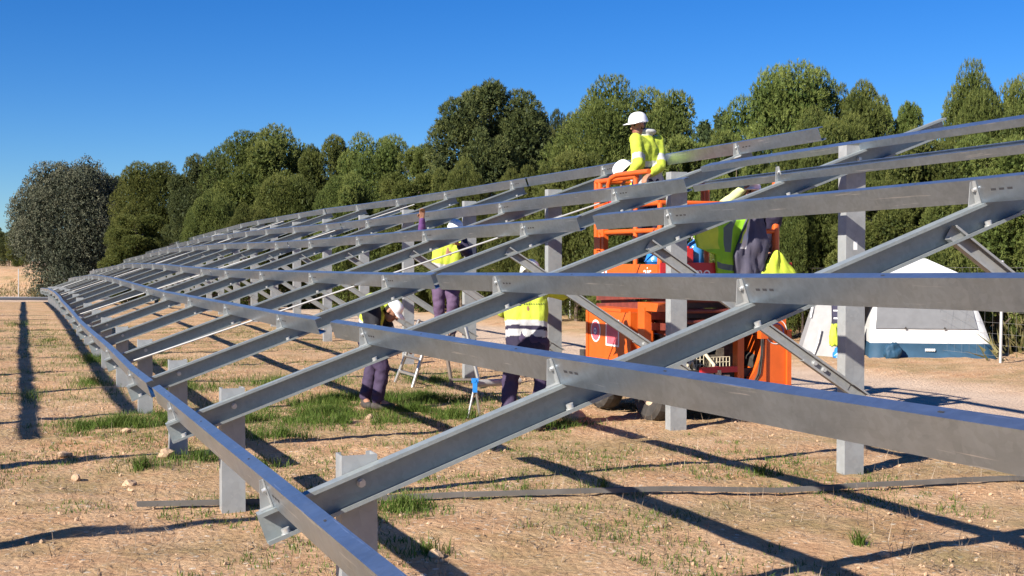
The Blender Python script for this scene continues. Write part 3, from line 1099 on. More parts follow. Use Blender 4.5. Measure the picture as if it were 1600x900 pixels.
# ------------------------------------------------------------------ the orange scissor lift
LX0, LX1, LY0, LY1 = 6.05, 7.85, 10.95, 13.45
GL = -.26
def text_mesh(txt, size, mat, M, depth=.002):
    cu = bpy.data.curves.new('lettering', 'FONT')
    cu.body = txt
    cu.size = size
    cu.extrude = depth
    cu.align_x = 'CENTER'
    o = bpy.data.objects.new('lettering', cu)
    COL.objects.link(o)
    dg = bpy.context.evaluated_depsgraph_get()
    me = bpy.data.meshes.new_from_object(o.evaluated_get(dg))
    bpy.data.objects.remove(o)
    me.transform(M)
    me.materials.clear()
    me.materials.append(mat)
    return me
M_XFACE = lambda x, y, z: Matrix.Translation((x, y, z)) @ Euler((pi / 2, 0, -pi / 2)).to_matrix().to_4x4()   # reads from -x
M_YFACE = lambda x, y, z: Matrix.Translation((x, y, z)) @ Euler((pi / 2, 0, 0)).to_matrix().to_4x4()          # reads from -y

LK = .877
def shrink(o):
    o.location = CAM * (1 - LK) + LK * o.location
    o.scale = o.scale * LK
    return o
lift = empty('scissor_lift', (0, 0, GL), 0, 'orange scissor lift with guard rails and open engine bay, standing behind the rack', 'scissor lift')
zc = -GL                     # world z -> lift z offset
mb = MB()                    # chassis; its low black box also stands in for the shade beneath
mb.box((LX0 + .28, LY0 + .10, .13), (LX1 - .28, LY1 - .05, .46))
mb.box((LX0 + .20, LY0 + .06, .46), (LX1 - .20, LY0 + .16, .56))
mb.box((LX0 + .20, LY1 - .16, .30), (LX1 - .20, LY1 - .02, .60))
mb.build('chassis', MAT['dirty_shade_black'], lift)
wl_ = MB()
for x in (LX0 + .20, LX1 - .20):
    for y in (LY0 + .48, LY1 - .62):
        w = MB()
        n = 28
        prof = [(.19, -.11), (.30, -.13), (.345, -.10), (.36, -.04), (.36, .04), (.345, .10), (.30, .13), (.19, .11)]
        secs = []
        for k in range(n + 1):
            a = 2 * pi * k / n
            rr_ = 1.0 + (.012 if k % 2 else 0)
            secs.append([(x + b_, y + r_ * 1.15 * rr_ * cos(a), .335 + r_ * 1.15 * rr_ * sin(a)) for r_, b_ in prof])
        w.sweep(secs, cap=False)
        wh = w.build('wheel', MAT['rubber'], lift)
        rm = MB()
        sx = -1 if x < 7 else 1
        rm.cyl((x - .09, y, .335), (x + .09, y, .335), .22, 24)
        rm.cyl((x + sx * .09, y, .335), (x + sx * .12, y, .335), .08, 12)
        rm.build('rim', MAT['rim'], wh)
# side box with round stickers
mb = MB()
mb.box((LX0 + .03, 11.72, .30), (LX0 + .34, 13.02, 1.22 - .0))
mb.box((LX0 + .02, 12.0, 1.222), (LX0 + .34, 13.0, 1.26))
mb.box((LX0 + .015, 11.72, .28), (LX0 + .028, 11.78, 1.24))
mb.box((LX0 + .015, 12.96, .28), (LX0 + .028, 13.02, 1.24))
sb = mb.build('side_cover', MAT['orange'], lift)
st = MB()
cx, cy, cz = LX0 + .028, 12.74, 1.64 + (402 - 518) / 122 + zc
for r_, xo, mi in ((.145, 0, 1), (.122, .003, 0), (.055, .006, 2), (.038, .009, 1), (.018, .012, 2)):
    st.cyl((cx - xo, cy, cz), (cx - xo - .003, cy, cz), r_, 32, mi)
st.build('round_sticker', [MAT['helmet_red'], MAT['white'], MAT['violet']], sb)
st = MB()
st.box((cx - .003, 12.06, cz - .17), (cx, 12.44, cz + .17), 1)
st.box((cx - .006, 12.09, cz - .145), (cx - .003, 12.41, cz + .145), 0)
st.build('square_sticker', [MAT['helmet_red'], MAT['white']], sb)
# near corner upright plate and lower yoke
mb = MB()
mb.box((LX0 + .05, 11.42, .20), (LX0 + .14, 11.60, 1.30))
mb.box((LX0 + .06, 11.10, 1.26), (LX0 + .22, 11.62, 1.36))
mb.build('corner_upright', MAT['orange'], lift)
mb = MB()
arc = [(LX0 + .06 + 0, 0)]
pts = [(.42 - .30 * cos(a), .34 + .32 * sin(a)) for a in [pi * k / 10 for k in range(11)]]
poly = [(11.62 + u * .9, v) for u, v in pts]
mb.prism(poly, 'x', LX0 + .02, LX0 + .06)
mb.build('wheel_arch', MAT['red'], lift)
# right hand panels on the near end
mb = MB()
mb.box((7.10, LY0 - .01, .22), (7.19, LY0 + .10, 1.12))
mb.build('end_upright', MAT['orange'], lift)
mb = MB()
gus = [(7.19, .22), (7.49, .22), (7.49, .90)] + [(7.49 - .30 * sin(a), .32 + .58 * (1 - sin(a)) ** 1.0 if False else .90 - .60 * sin(a)) for a in (.5, .9, 1.2, 1.45)]
gus = [(7.19, .20), (7.50, .20), (7.50, .95), (7.455, .80), (7.40, .66), (7.33, .53), (7.26, .44), (7.19, .38)]
mb.prism(gus, 'y', LY0 - .012, LY0 + .06)
mb.build('gusset', MAT['orange'], lift)
mb = MB()
mb.box((7.42, LY0 - .02, .92), (7.52, LY0 + .10, 1.25))
mb.build('hinge_block', MAT['orange'], lift)
mb = MB()
mb.box((7.50, LY0 + .02, .16), (7.80, LY0 + .09, 1.30))
ep = mb.build('end_panel', MAT['orange'], lift)
mb = MB()
mb.box((7.80, LY0 - .01, .16), (7.86, LY0 + .11, 1.02))
mb.build('edge_strip', MAT['orange'], lift)
st = MB()
ring = [(7.66 + .15 * cos(2 * pi * k / 28), LY0 + .018, 1.0 + .15 * sin(2 * pi * k / 28)) for k in range(28)]
st.tube(ring, .006, 5, 0, closed=True)
ring = [(7.66 + .10 * cos(2 * pi * k / 24), LY0 + .018, 1.0 + .10 * sin(2 * pi * k / 24)) for k in range(24)]
st.tube(ring, .009, 5, 1, closed=True)
st.build('round_emblem', [MAT['white'], MAT['violet']], ep)
mb = MB()
mb.box((LX1 - .30, LY0 + .25, .32), (LX1 - .02, LY1 - .4, 1.15))
mb.build('side_cover', MAT['orange'], lift)
# engine bay: block, grille, hoses
mb = MB()
mb.box((LX0 + .40, LY0 + .55, .46), (LX1 - .45, LY1 - .2, .95))
mb.box((LX0 + .45, LY0 + .35, .50), (LX0 + .75, LY0 + .55, .86))
mb.box((LX0 + .95, LY0 + .30, .48), (LX0 + 1.05, LY0 + .5, 1.05))
mb.cyl((LX0 + .55, LY0 + .30, .62), (LX0 + .55, LY0 + .34, .62), .13, 16)
mb.box((LX0 + .80, LY0 + .22, .46), (LX0 + .92, LY0 + .4, .72))
mb.build('engine', MAT['engine'], lift)
mb = MB()
gx0, gx1, gz0, gz1, gy = LX0 + .38, LX0 + .72, .55, .98, LY0 + .22
for k in range(8):
    x = gx0 + (gx1 - gx0) * k / 7
    mb.cyl((x, gy, gz0), (x, gy, gz1), .006, 5)
for k in range(8):
    z = gz0 + (gz1 - gz0) * k / 7
    mb.cyl((gx0, gy, z), (gx1, gy, z), .006, 5)
gx0, gx1, gz0, gz1 = LX0 + .78, LX0 + 1.05, .46, .70
for k in range(7):
    x = gx0 + (gx1 - gx0) * k / 6
    mb.cyl((x, gy - .05, gz0), (x, gy - .05, gz1), .006, 5)
for k in range(5):
    z = gz0 + (gz1 - gz0) * k / 4
    mb.cyl((gx0, gy - .05, z), (gx1, gy - .05, z), .006, 5)
mb.build('grille', MAT['hose'], lift)
mb = MB()
mb.tube([(LX0 + .40, LY0 + .15, .45), (LX0 + .42, LY0 + .12, .60), (LX0 + .5, LY0 + .14, .66), (LX0 + .56, LY0 + .16, .55), (LX0 + .6, LY0 + .15, .42)], .028, 8)
mb.tube([(LX0 + .75, LY0 + .1, .44), (LX0 + .78, LY0 + .08, .62), (LX0 + .72, LY0 + .2, .75)], .022, 8)
mb.box((LX0 + .62, LY0 + .02, .36), (LX0 + .74, LY0 + .12, .52))
mb.box((LX0 + .86, LY0 + .00, .36), (LX0 + .95, LY0 + .12, .50))
mb.cyl((LX0 + .80, LY0 + .02, .40), (LX0 + .80, LY0 + .02, .56), .04, 10)
mb.build('hydraulic_parts', MAT['hose'], lift)
mb = MB()
mb.box((LX0 + .56, LY0 - .01, .53), (LX0 + 1.05, LY0 + .05, .60))
mb.build('bay_beam', MAT['red'], lift)
mb = MB()
mb.tube([(7.30, LY0 + .0, .34), (7.38, LY0 - .02, .50), (7.42, LY0 - .02, .72), (7.43, LY0 - .02, .92)], .010, 6)
mb.tube([(7.33, LY0 + .0, .34), (7.41, LY0 - .02, .50), (7.44, LY0 - .02, .72), (7.45, LY0 - .02, .92)], .010, 6)
mb.build('cable', MAT['rubber'], lift)
mb = MB()
mb.box((LX0 - .01, 13.03, .46), (LX0 + .16, 13.16, .68))
mb.build('rubber_bumper', MAT['rubber'], lift)
# folded scissor arms
for x in (LX0 + .30, LX1 - .38):
    for k in range(4):
        z0 = .98 + .13 * k
        for sgn in (0, 1):
            ya, yb_ = LY0 + .12, LY1 - .15
            a = MB()
            h0, h1 = (z0, z0 + .10) if sgn else (z0 + .10, z0)
            xo = .07 * sgn
            a.add([(x + xo, ya, h0 - .045), (x + xo + .06, ya, h0 - .045), (x + xo + .06, ya, h0 + .045), (x + xo, ya, h0 + .045), (x + xo, yb_, h1 - .045), (x + xo + .06, yb_, h1 - .045), (x + xo + .06, yb_, h1 + .045), (x + xo, yb_, h1 + .045)],
                  [(0, 1, 2, 3), (7, 6, 5, 4), (0, 4, 5, 1), (1, 5, 6, 2), (2, 6, 7, 3), (3, 7, 4, 0)])
            a.build('scissor_arm', MAT['dark_red'], lift)
mb = MB()
for k in range(4):
    mb.cyl((LX0 + .3, LY0 + .2, 1.0 + .13 * k), (LX1 - .3, LY0 + .2, 1.0 + .13 * k), .03, 10)
mb.build('cross_shaft', MAT['dark_red'], lift)
PY1 = 12.74
# platform
DF = 1.56 + zc                 # deck surface
mb = MB()
mb.box((LX0, LY0, DF - .05), (LX1, PY1, DF))
mb.box((LX0 + .04, LY0 + .04, DF - .16), (LX1 - .04, PY1 - .04, DF - .052))
dk = mb.build('platform_floor', MAT['dirty_shade_black'], lift)
tb = MB()
tb.box((LX0 - .02, LY0 + .012, DF - .17), (LX0 - .002, PY1, DF + .0))
ts = tb.build('side_toe_board', MAT['orange'], lift)
link('lettering', text_mesh('air', .19, MAT['white'], M_XFACE(LX0 - .021, 11.22, DF - .155)), ts)
st = MB()
st.add([(LX0 - .023, 12.55, DF - .11), (LX0 - .023, 12.40, DF - .05), (LX0 - .023, 12.40, DF - .15), (LX0 - .0235, 12.36, DF - .05), (LX0 - .0235, 12.36, DF - .15), (LX0 - .0235, 12.31, DF - .15), (LX0 - .0235, 12.31, DF - .05)], [(0, 1, 2), (3, 4, 5, 6)])
st.build('arrow_mark', MAT['white'], ts)
tb = MB()
tb.box((LX0, LY0 - .02, DF - .17), (LX1, LY0 - .002, DF + .02))
te = tb.build('end_toe_board', MAT['red'], lift)  # red stands in for the orange board shaded by the rack
link('lettering', text_mesh('no', .19, MAT['white'], M_YFACE(6.62, LY0 - .021, DF - .155)), te)
tb = MB()
tb.box((LX1 + .002, LY0, DF - .17), (LX1 + .02, PY1, DF + .0))
tb.build('side_toe_board', MAT['orange'], lift)
H1, H2, H3 = 1.06, .72, .40
RR = .031
def rail(name, pts, r=RR):
    t = MB()
    t.tube(pts, r, 10)
    t.build(name, MAT['orange'], lift)
for x in (LX0 + .02, LX1 - .20):
    for h in (H1, H2, H3):
        ya = LY0 + .62 if (x < 7 and h == H1) else LY0 + .03
        rail('guard_rail', [(x, ya, DF + h), (x, PY1 - .03, DF + h)])
    for y in (LY0 + .03, LY0 + .65, LY0 + 1.65, PY1 - .03):
        hh_ = H1 if not (x < 7 and y < LY0 + .1) else H2
        rail('guard_post', [(x, y, DF - .1), (x, y, DF + hh_)], RR * (1.5 if (x > 7 and y < LY0 + .1) else 1.05))
for h in (H2, H3):
    rail('guard_rail', [(LX0 + .02, LY0 + .03, DF + h), (LX1 - .20, LY0 + .03, DF + h)])
for h in (H1, H2, H3):
    rail('guard_rail', [(LX0 + .02, PY1 - .03, DF + h), (LX1 - .20, PY1 - .03, DF + h)])
# thick post with hinge at the far left corner, and curved handle of the roll-out deck
mb = MB()
mb.box((LX0 - .02, 12.42, DF - .1), (LX0 + .05, 12.50, DF + .92))
mb.box((LX0 - .02, 12.62, DF - .1), (LX0 + .05, 12.70, DF + .92))
mb.box((LX0 - .03, 12.50, DF + .18), (LX0 + .03, 12.62, DF + .34))
mb.box((LX0 - .02, 12.42, DF + .92), (LX0 + .05, 12.70, DF + .97))
mb.build('hinge_post', MAT['orange'], lift)
mb = MB()
mb.tube([(LX0 - .01, 12.30, DF + .88), (LX0 - .01, 12.30, DF + 1.0), (LX0 - .01, 12.22, DF + 1.08), (LX0 - .01, 12.05, DF + 1.11), (LX0 - .01, 11.2, DF + 1.10)], .030, 10)
mb.build('curved_handle', MAT['orange'], lift)
mb = MB()
mb.box((LX0 + .06, 12.3, DF + .55), (LX0 + .24, 12.5, DF + .95))
mb.build('control_box', MAT['red'], lift)

shrink(lift)
# things resting on or hanging from the lift
def put(name, mb, mats, loc, label, cat, group=None):
    o = mb.build(name, mats)
    o.location = loc
    return shrink(tag(o, label, cat, group))
DW = DF - zc                     # deck height in the world
mb = MB()
prof = [(.165, 0), (.175, .03), (.172, .06), (.165, .075), (.15, .12), (.115, .165), (.06, .19), (.0, .195)]
secs = [[(r_ * cos(2 * pi * k / 24) * 1.0, r_ * sin(2 * pi * k / 24) * .8 , z) for k in range(24)] for r_, z in prof]
mb.sweep(secs)
o = put('blue_bag', mb, MAT['blue'], (6.27, 11.38, DW), 'bright blue domed bag lying on the lift deck behind the orange board', 'bag')
for p in o.data.polygons: p.use_smooth = True
t = MB()
t.tube([(.178 * cos(2 * pi * k / 28), .146 * sin(2 * pi * k / 28), .035) for k in range(28)], .008, 6, closed=True)
t.tube([(-.09, -.05, .17), (-.03, -.08, .215), (.05, -.07, .20), (.10, -.02, .165)], .010, 6)
t.build('seam', MAT['blue_clear'], o)
mb = MB()
prof = [(.09, 0), (.105, .02), (.105, .20), (.085, .25), (.04, .28), (.038, .30)]
mb.sweep([[(r_ * cos(2 * pi * k / 20), r_ * sin(2 * pi * k / 20), z) for k in range(20)] for r_, z in prof])
o = put('water_jug', mb, MAT['blue_clear'], (6.62, 11.12, DW), 'blue water jug standing on the lift deck left of the hanging high visibility jacket', 'jug')
for p in o.data.polygons: p.use_smooth = True
t = MB()
t.cyl((0, 0, .30), (0, 0, .335), .045, 16)
t.build('cap', MAT['white'], o)
mb = MB()
mb.box((-.045, -.05, 0), (.045, .05, .19))
mb.box((-.03, -.052, .03), (.03, -.05, .15))
mb.cyl((0, 0, .19), (0, 0, .215), .025, 10)
put('red_canister', mb, MAT['red'], (6.46, 11.02, DW + .001), 'small red canister at the near corner of the lift deck', 'canister')

def cloth(name, rows, thick, mats, fold=.02, seed=1, split=None, sub=5):
    """hanging cloth: rows of (z, [(x, y) ...]) front line; doubled with thickness"""
    r = random.Random(seed)
    n = len(rows[0][1])
    def dens(pts, k):
        out = []
        for i in range(len(pts) - 1):
            for q in range(k):
                t = q / k
                out.append(tuple(pts[i][c] + (pts[i + 1][c] - pts[i][c]) * t for c in range(len(pts[i]))))
        out.append(pts[-1])
        return out
    P3 = [[(p[0], p[1], z if len(p) < 3 else p[2]) for p in row] for z, row in rows]
    P3 = [dens(row, sub) for row in P3]
    cols = list(zip(*P3))
    cols = [dens(list(c), sub) for c in cols]
    grid = list(zip(*cols))
    R, C = len(grid), len(grid[0])
    fr, bk = [], []
    for i in range(R):
        for j in range(C):
            x, y, z = grid[i][j]
            w = fold * (noise.noise((x * 9 + seed, z * 3.2, seed)) + .6 * noise.noise((x * 22, z * 7, seed + 3)))
            fr.append((x, y + w - thick / 2, z))
            bk.append((x, y + w * .6 + thick / 2, z))
    mb = MB()
    vs = fr + bk
    o = R * C
    for i in range(R - 1):
        for j in range(C - 1):
            mi = split(i / (R - 1), j / (C - 1)) if split else 0
            a, b_, c, d = i * C + j, i * C + j + 1, (i + 1) * C + j + 1, (i + 1) * C + j
            mb.f.append([a, d, c, b_]); mb.m.append(mi); mb.sm.append(True)
            mb.f.append([o + a, o + b_, o + c, o + d]); mb.m.append(mi); mb.sm.append(True)
    edge = [j for j in range(C)] + [i * C + C - 1 for i in range(1, R)] + [(R - 1) * C + j for j in range(C - 2, -1, -1)] + [i * C for i in range(R - 2, 0, -1)]
    for k in range(len(edge)):
        a, b_ = edge[k], edge[(k + 1) % len(edge)]
        mb.f.append([a, b_, o + b_, o + a]); mb.m.append(0); mb.sm.append(True)
    mb.v += vs
    return mb.build(name, mats)
YE = LY0 - .055
zpx = lambda py, d=15.0: CAM.z + (HOR - py) * d / 1950
def xpx(px, y=YE):
    return CAM.x + (y - CAM.y) * tan(YAW + atan2(px - 800, 1950))
def P_(px, py, dy=0):
    y = YE + dy
    x = xpx(px, y)
    d = (Vector((x, y, 0)) - Vector((CAM.x, CAM.y, 0))).dot(FW)
    return (x, y, zpx(py, d))
# high visibility jacket; lit yellow shoulder and shaded green put into its colours
rows = [(0, [P_(1118, 341), P_(1132, 343), P_(1146, 343), P_(1163, 343), P_(1172, 346)]),
        (0, [P_(1084, 366, -.10), P_(1110, 352), P_(1138, 358), P_(1158, 360), P_(1166, 366)]),
        (0, [P_(1090, 386, -.12), P_(1112, 382), P_(1138, 384), P_(1150, 386), P_(1156, 392)]),
        (0, [P_(1118, 398), P_(1124, 402), P_(1136, 404), P_(1146, 406), P_(1150, 412)]),
        (0, [P_(1120, 428), P_(1128, 430), P_(1140, 432), P_(1148, 432), P_(1154, 432)])]
def sp_g(i, j):
    if .40 < j < .52 and i < .62: return 2
    if .80 < i < .88: return 2
    if j < .30 and i < .55: return 1
    if j > .85: return 3
    return 0
o = cloth('jacket', rows, .05, [MAT['hivis_shaded'], MAT['hivis'], plain('grey_tape', (.10, .14, .13), .6), MAT['silver']], .03, 3, sp_g, 6)
shrink(o)
tag(o, 'high visibility jacket, coloured lit yellow and shaded green, hanging on the near rail of the lift', 'jacket')
rows = [(0, [P_(1166, 338, -.03), P_(1178, 338, -.04), P_(1192, 342, -.02)]),
        (0, [P_(1156, 372, -.05), P_(1176, 372, -.07), P_(1200, 376, -.02)]),
        (0, [P_(1146, 400, -.05), P_(1174, 404, -.07), P_(1196, 404, -.02)]),
        (0, [P_(1150, 432, -.05), P_(1170, 434, -.06), P_(1188, 430, -.02)])]
def sp_n(i, j):
    return 1 if (.05 < j - .0 < .22 and i < .5) else (2 if j < .05 and i < .4 else 0)
o = cloth('jacket', rows, .06, [plain('navy_grey_cloth', (.075, .07, .105), .85, 0, .2, 6, bumpy=.5, bscale=12), MAT['silver'], MAT['hivis']], .05, 8, sp_n, 7)
shrink(o)
tag(o, 'dark navy work jacket with reflective edge hanging beside the high visibility jacket on the lift', 'jacket')
rows = [(0, [P_(1211, 392, -.03), P_(1213, 391, -.04), P_(1216, 392, -.03)]),
        (0, [P_(1202, 404, -.03), P_(1214, 404, -.06), P_(1226, 404, -.03)]),
        (0, [P_(1186, 430, -.03), P_(1214, 434, -.08), P_(1244, 430, -.03)]),
        (0, [P_(1180, 442, -.03), P_(1214, 446, -.08), P_(1248, 442, -.03)])]
o = cloth('vest', rows, .05, [MAT['hivis']], .03, 12, None, 6)
shrink(o)
tag(o, 'bright yellow vest hanging like a cone from the right rail post of the lift', 'vest')

# ------------------------------------------------------------------ tent
TD = 22.6
tx, ty = at_px(1455, TD)
TZ = ground_z(tx, ty)
tent = empty('tent', (tx, ty, TZ), -YAW - .16, 'white, grey and blue family tent with a pale porch, pitched beyond the track', 'tent')
def U(px): return (px - 1455) * TD / 1950
def Z(py): return CAM.z + (HOR - py) * TD / 1950 - TZ
def tent_band(name, lo, hi, mat, parent=tent, seed=0, sag=.02):
    """band between two rectangles given as (u0, u1, v0, v1, z)"""
    mb = MB()
    def ringpts(q):
        u0, u1, v0, v1, z = q
        out = []
        for (a, b_) in (((u0, v0), (u1, v0)), ((u1, v0), (u1, v1)), ((u1, v1), (u0, v1)), ((u0, v1), (u0, v0))):
            for k in range(10):
                t = k / 10
                out.append((a[0] + (b_[0] - a[0]) * t, a[1] + (b_[1] - a[1]) * t, z))
        return out
    A, B = ringpts(lo), ringpts(hi)
    secs = []
    for k in range(5):
        t = k / 4
        s = []
        for p, q in zip(A, B):
            x, y, z = (p[i] + (q[i] - p[i]) * t for i in range(3))
            w = sag * sin(pi * t) * -1 + .028 * noise.noise((x * 2.2 + seed, y * 2.2, z * 2.6)) * sin(pi * min(1, t + .15))
            s.append((x + w * .4 * (1 if x < 0 else -1), y + w * (-1 if y < 1 else 1), z))
        secs.append(s)
    mb.sweep(secs, cap=False)
    o = mb.build(name, mat, parent)
    for p in o.data.polygons: p.use_smooth = True
    return o
zb, z1, z2, z3 = Z(560), Z(537), Z(515), Z(484)
zt = Z(404)
q0 = (U(1362), U(1553), 0, 2.3, -.02)
q1 = (U(1364), U(1546), .05, 2.25, z1)
q2 = (U(1366), U(1539), .10, 2.20, z2)
q3 = (U(1370), U(1528), .18, 2.12, z3)
zr = Z(432)
q4 = (U(1376), U(1514), .40, 1.9, zr)
tent_band('blue_base', q0, q1, MAT['tent_blue'], seed=1)
tent_band('white_band', q1, q2, MAT['tent_white'], seed=2)
tent_band('upper_wall', q2, q3, MAT['tent_white'], seed=3)
tent_band('upper_wall', q3, q4, MAT['tent_white'], seed=4)
mb = MB()
ur = U(1452)
mb.add([(q4[0], q4[2], zr), (q4[1], q4[2], zr), (q4[1], q4[3], zr), (q4[0], q4[3], zr), (ur - .1, 1.0, zt), (ur + .1, 1.0, zt), (ur + .1, 1.3, zt), (ur - .1, 1.3, zt)],
       [(0, 1, 5, 4), (1, 2, 6, 5), (2, 3, 7, 6), (3, 0, 4, 7), (4, 5, 6, 7)])
mb.build('roof', MAT['tent_white'], tent)
# grey window panel proud of the wall
mb = MB()
def wall_v(z):
    return interp([z1, z2, z3, zr], [.05, .10, .18, .40], z)
pan = []
for (ua, ub, z) in ((U(1372), U(1527), z2 + .01), (U(1374), U(1523), (z2 + z3) / 2), (U(1376), U(1519), z3 + .12), (U(1380), U(1512), zr - .05)):
    pan.append([(ua + (ub - ua) * k / 12, wall_v(z) - .028 + .008 * noise.noise((k * .9, z * 3, 1)), z) for k in range(13)])
vs = [p for row in pan for p in row]
fs = [(i * 13 + k, i * 13 + k + 1, (i + 1) * 13 + k + 1, (i + 1) * 13 + k) for i in range(3) for k in range(12)]
mb.add(vs, fs, 0, True)
mb.add([(x, y + .006, z) for x, y, z in vs], [tuple(reversed(f)) for f in fs], 0, True)
mb.build('window_panel', MAT['tent_grey'], tent)
mb = MB()
for px in (1418, 1477):
    mb.add([(U(px) - .03, .055, z2 + .0), (U(px) + .03, .055, z2 + .0), (U(px), .05, z2 + .05), (U(px), .08, z2 + .02)], [(0, 1, 2), (0, 2, 3), (1, 3, 2), (0, 3, 1)])
mb.build('toggle', MAT['rubber'], tent)
mb = MB()
for k in range(6):
    mb.cbox((U(1448) + k * .03, .012, (z1 * .55)), (.024, .006, .045))
mb.build('label_patch', MAT['white'], tent)
# porch at the left
mb = MB()
pz = Z(430)
A = [(U(1258), .5, -.02), (U(1366), -.1, -.02), (U(1366), 2.1, -.02), (U(1262), 2.0, -.02)]
B = [(U(1284), .7, Z(478)), (U(1368), .2, Z(474)), (U(1368), 1.9, Z(474)), (U(1286), 1.7, Z(478))]
Cc = [(U(1300), .9, pz), (U(1374), .6, Z(428)), (U(1374), 1.7, Z(428)), (U(1300), 1.5, pz)]
def quad(p, q, r_, s_, n=8, seed=0):
    vs = []
    for i in range(n + 1):
        for j in range(n + 1):
            a = Vector(p).lerp(Vector(q), j / n)
            b_ = Vector(s_).lerp(Vector(r_), j / n)
            c = a.lerp(b_, i / n)
            c.y += .03 * noise.noise((c.x * 3 + seed, c.z * 3, 2)) * (0 < i < n and 0 < j < n)
            vs.append(tuple(c))
    fs = [(i * (n + 1) + j, i * (n + 1) + j + 1, (i + 1) * (n + 1) + j + 1, (i + 1) * (n + 1) + j) for i in range(n) for j in range(n)]
    return vs, fs
# left flap, half of the front, back and roof of the porch; the doorway stays open
mid0, mid1 = Vector(A[0]).lerp(Vector(A[1]), .50), Vector(B[0]).lerp(Vector(B[1]), .45)
for (p, q, r_, s_) in ((A[0], mid0, mid1, B[0]), (A[3], A[0], B[0], B[3]), (A[2], A[3], B[3], B[2]), (B[0], B[1], Cc[1], Cc[0]), (B[3], B[0], Cc[0], Cc[3]), (B[2], B[3], Cc[3], Cc[2])):
    v, f = quad(p, q, r_, s_, 8, p[0])
    mb.add(v, f, 0, True)
mb.add(Cc, [(0, 1, 2, 3)])
mb.build('porch', MAT['tent_pale'], tent)
mb = MB()
mb.tube([(U(1279), .35, 0), (U(1286), .36, .25), (U(1290), .4, .48)], .020, 8)
mb.tube([(U(1276), .62, Z(500)), (U(1280), .66, Z(476)), (U(1287), .7, Z(468))], .018, 8)
mb.build('pole', MAT['white'], tent)
mb = MB()
mb.tube([(U(1530), .3, z3 + .05), (U(1572), .1, Z(482)), ], .004, 5)
mb.tube([(U(1553), .0, .02), (U(1570), -.05, -.0)], .004, 5)
mb.build('guy_rope', MAT['hose'], tent)

def tent_xy(u, v):
    c_, s_ = cos(-YAW - .16), sin(-YAW - .16)
    return tx + u * c_ - v * s_, ty + u * s_ + v * c_
def TP(px, py, v):
    x, y = tent_xy(U(px), v)
    return (x, y, Z(py) + TZ)
rows = [(0, [TP(1306, 478, .1), TP(1314, 478, .08), TP(1326, 478, .1)]), (0, [TP(1306, 500, .1), TP(1314, 500, .05), TP(1328, 500, .1)]), (0, [TP(1305, 532, .1), TP(1314, 534, .04), TP(1328, 532, .1)])]
o = cloth('jacket', rows, .05, [MAT['navy'], MAT['silver']], .03, 21, lambda i, j: 1 if (.16 < i < .22 or .40 < i < .47) else 0, 9)
tag(o, 'black jacket with reflective bands hanging in the tent doorway', 'jacket')
# crumpled yellow vest and blue bag at the doorway
def lump(name, c, r, mat, seed, label, cat):
    bm = bmesh.new()
    bmesh.ops.create_icosphere(bm, subdivisions=4, radius=1)
    for v in bm.verts:
        n_ = .30 * noise.noise((v.co.x * 1.6 + seed, v.co.y * 1.6, v.co.z * 1.6)) + .14 * noise.noise((v.co.x * 5 + seed, v.co.y * 5, v.co.z * 5))
        v.co = Vector((v.co.x * r[0], v.co.y * r[1], max(-.5, v.co.z) * r[2])) * (1 + n_)
    me = bpy.data.meshes.new(name)
    bm.to_mesh(me)
    bm.free()
    me.materials.append(mat)
    for p in me.polygons: p.use_smooth = True
    o = link(name, me)
    o.location = c
    return tag(o, label, cat)
x, y = tent_xy(U(1308), -.10)
lump('vest', (x, y, ground_z(x, y) + .36), (.10, .09, .26), MAT['hivis'], 5, 'crumpled yellow vest hung low at the tent doorway', 'vest')
x, y = tent_xy(U(1318), -.12)
lump('bag', (x, y, ground_z(x, y) + .06), (.16, .12, .14), MAT['blue'], 9, 'small blue bag on the ground at the tent doorway', 'bag')
x, y = tent_xy(U(1396), -.16)
lump('bag', (x, y, ground_z(x, y) + .09), (.17, .12, .20), MAT['tent_blue'], 14, 'dark blue sack leaning against the blue base of the tent', 'bag')

# ------------------------------------------------------------------ ladder and trestle
LDX, LDY = 4.52, 14.05
lg = ground_z(LDX, LDY)
lad = empty('stepladder', (LDX, LDY, lg), -YAW, 'white stepladder with shade coloured brown into some parts, under the rack, carrying the purple clad worker', 'stepladder')
uL = lambda px: (px - 690) * 17.1 / 1950
zL = lambda py: CAM.z + (HOR - py) * 17.1 / 1950 - lg
for side, dv in ((0, -.25), (1, .22)):
    mb = MB()
    a = (uL(634), dv, 0) if side == 0 else (uL(600), dv + .28, .0)
    b_ = (uL(664), dv * .6, zL(500)) if side == 0 else (uL(640), dv * .6 + .2, zL(500))
    mb.tube([a, b_], .024, 8)
    mb.build('front_rail', MAT['alu'], lad)
for t, py in ((.18, 588), (.42, 556), (.68, 528)):
    mb = MB()
    p = Vector((uL(634), -.25, 0)).lerp(Vector((uL(664), -.15, zL(500))), t)
    q = Vector((uL(600), .50, 0)).lerp(Vector((uL(640), .33, zL(500))), t)
    mb.box((-.5, -.02, -.014), (.5, .02, .014), 0, Matrix.Translation((p + q) / 2) @ (q - p).to_track_quat('X', 'Z').to_matrix().to_4x4() @ Matrix.Scale((q - p).length, 4, (1, 0, 0)))
    mb.build('rung', MAT['alu'], lad)
for (pa, pb_, dv, mt) in ((693, 676, .0, 'alu_shaded'), (737, 712, -.2, 'alu')):  # brown rail has its shade put into the colour
    mb = MB()
    mb.tube([(uL(pa), dv, 0), (uL(pb_), dv * .5, zL(500))], .026, 8)
    mb.build('rear_rail', MAT[mt], lad)
mb = MB()
mb.box((uL(656), -.18, zL(540) - .02), (uL(720), .16, zL(540)))
mb.build('platform_step', MAT['alu_shaded'], lad)
mb = MB()
mb.box((uL(690), -.1, zL(590) - .01), (uL(735), -.06, zL(590) + .015))
mb.build('brace_bar', MAT['alu_shaded'], lad)

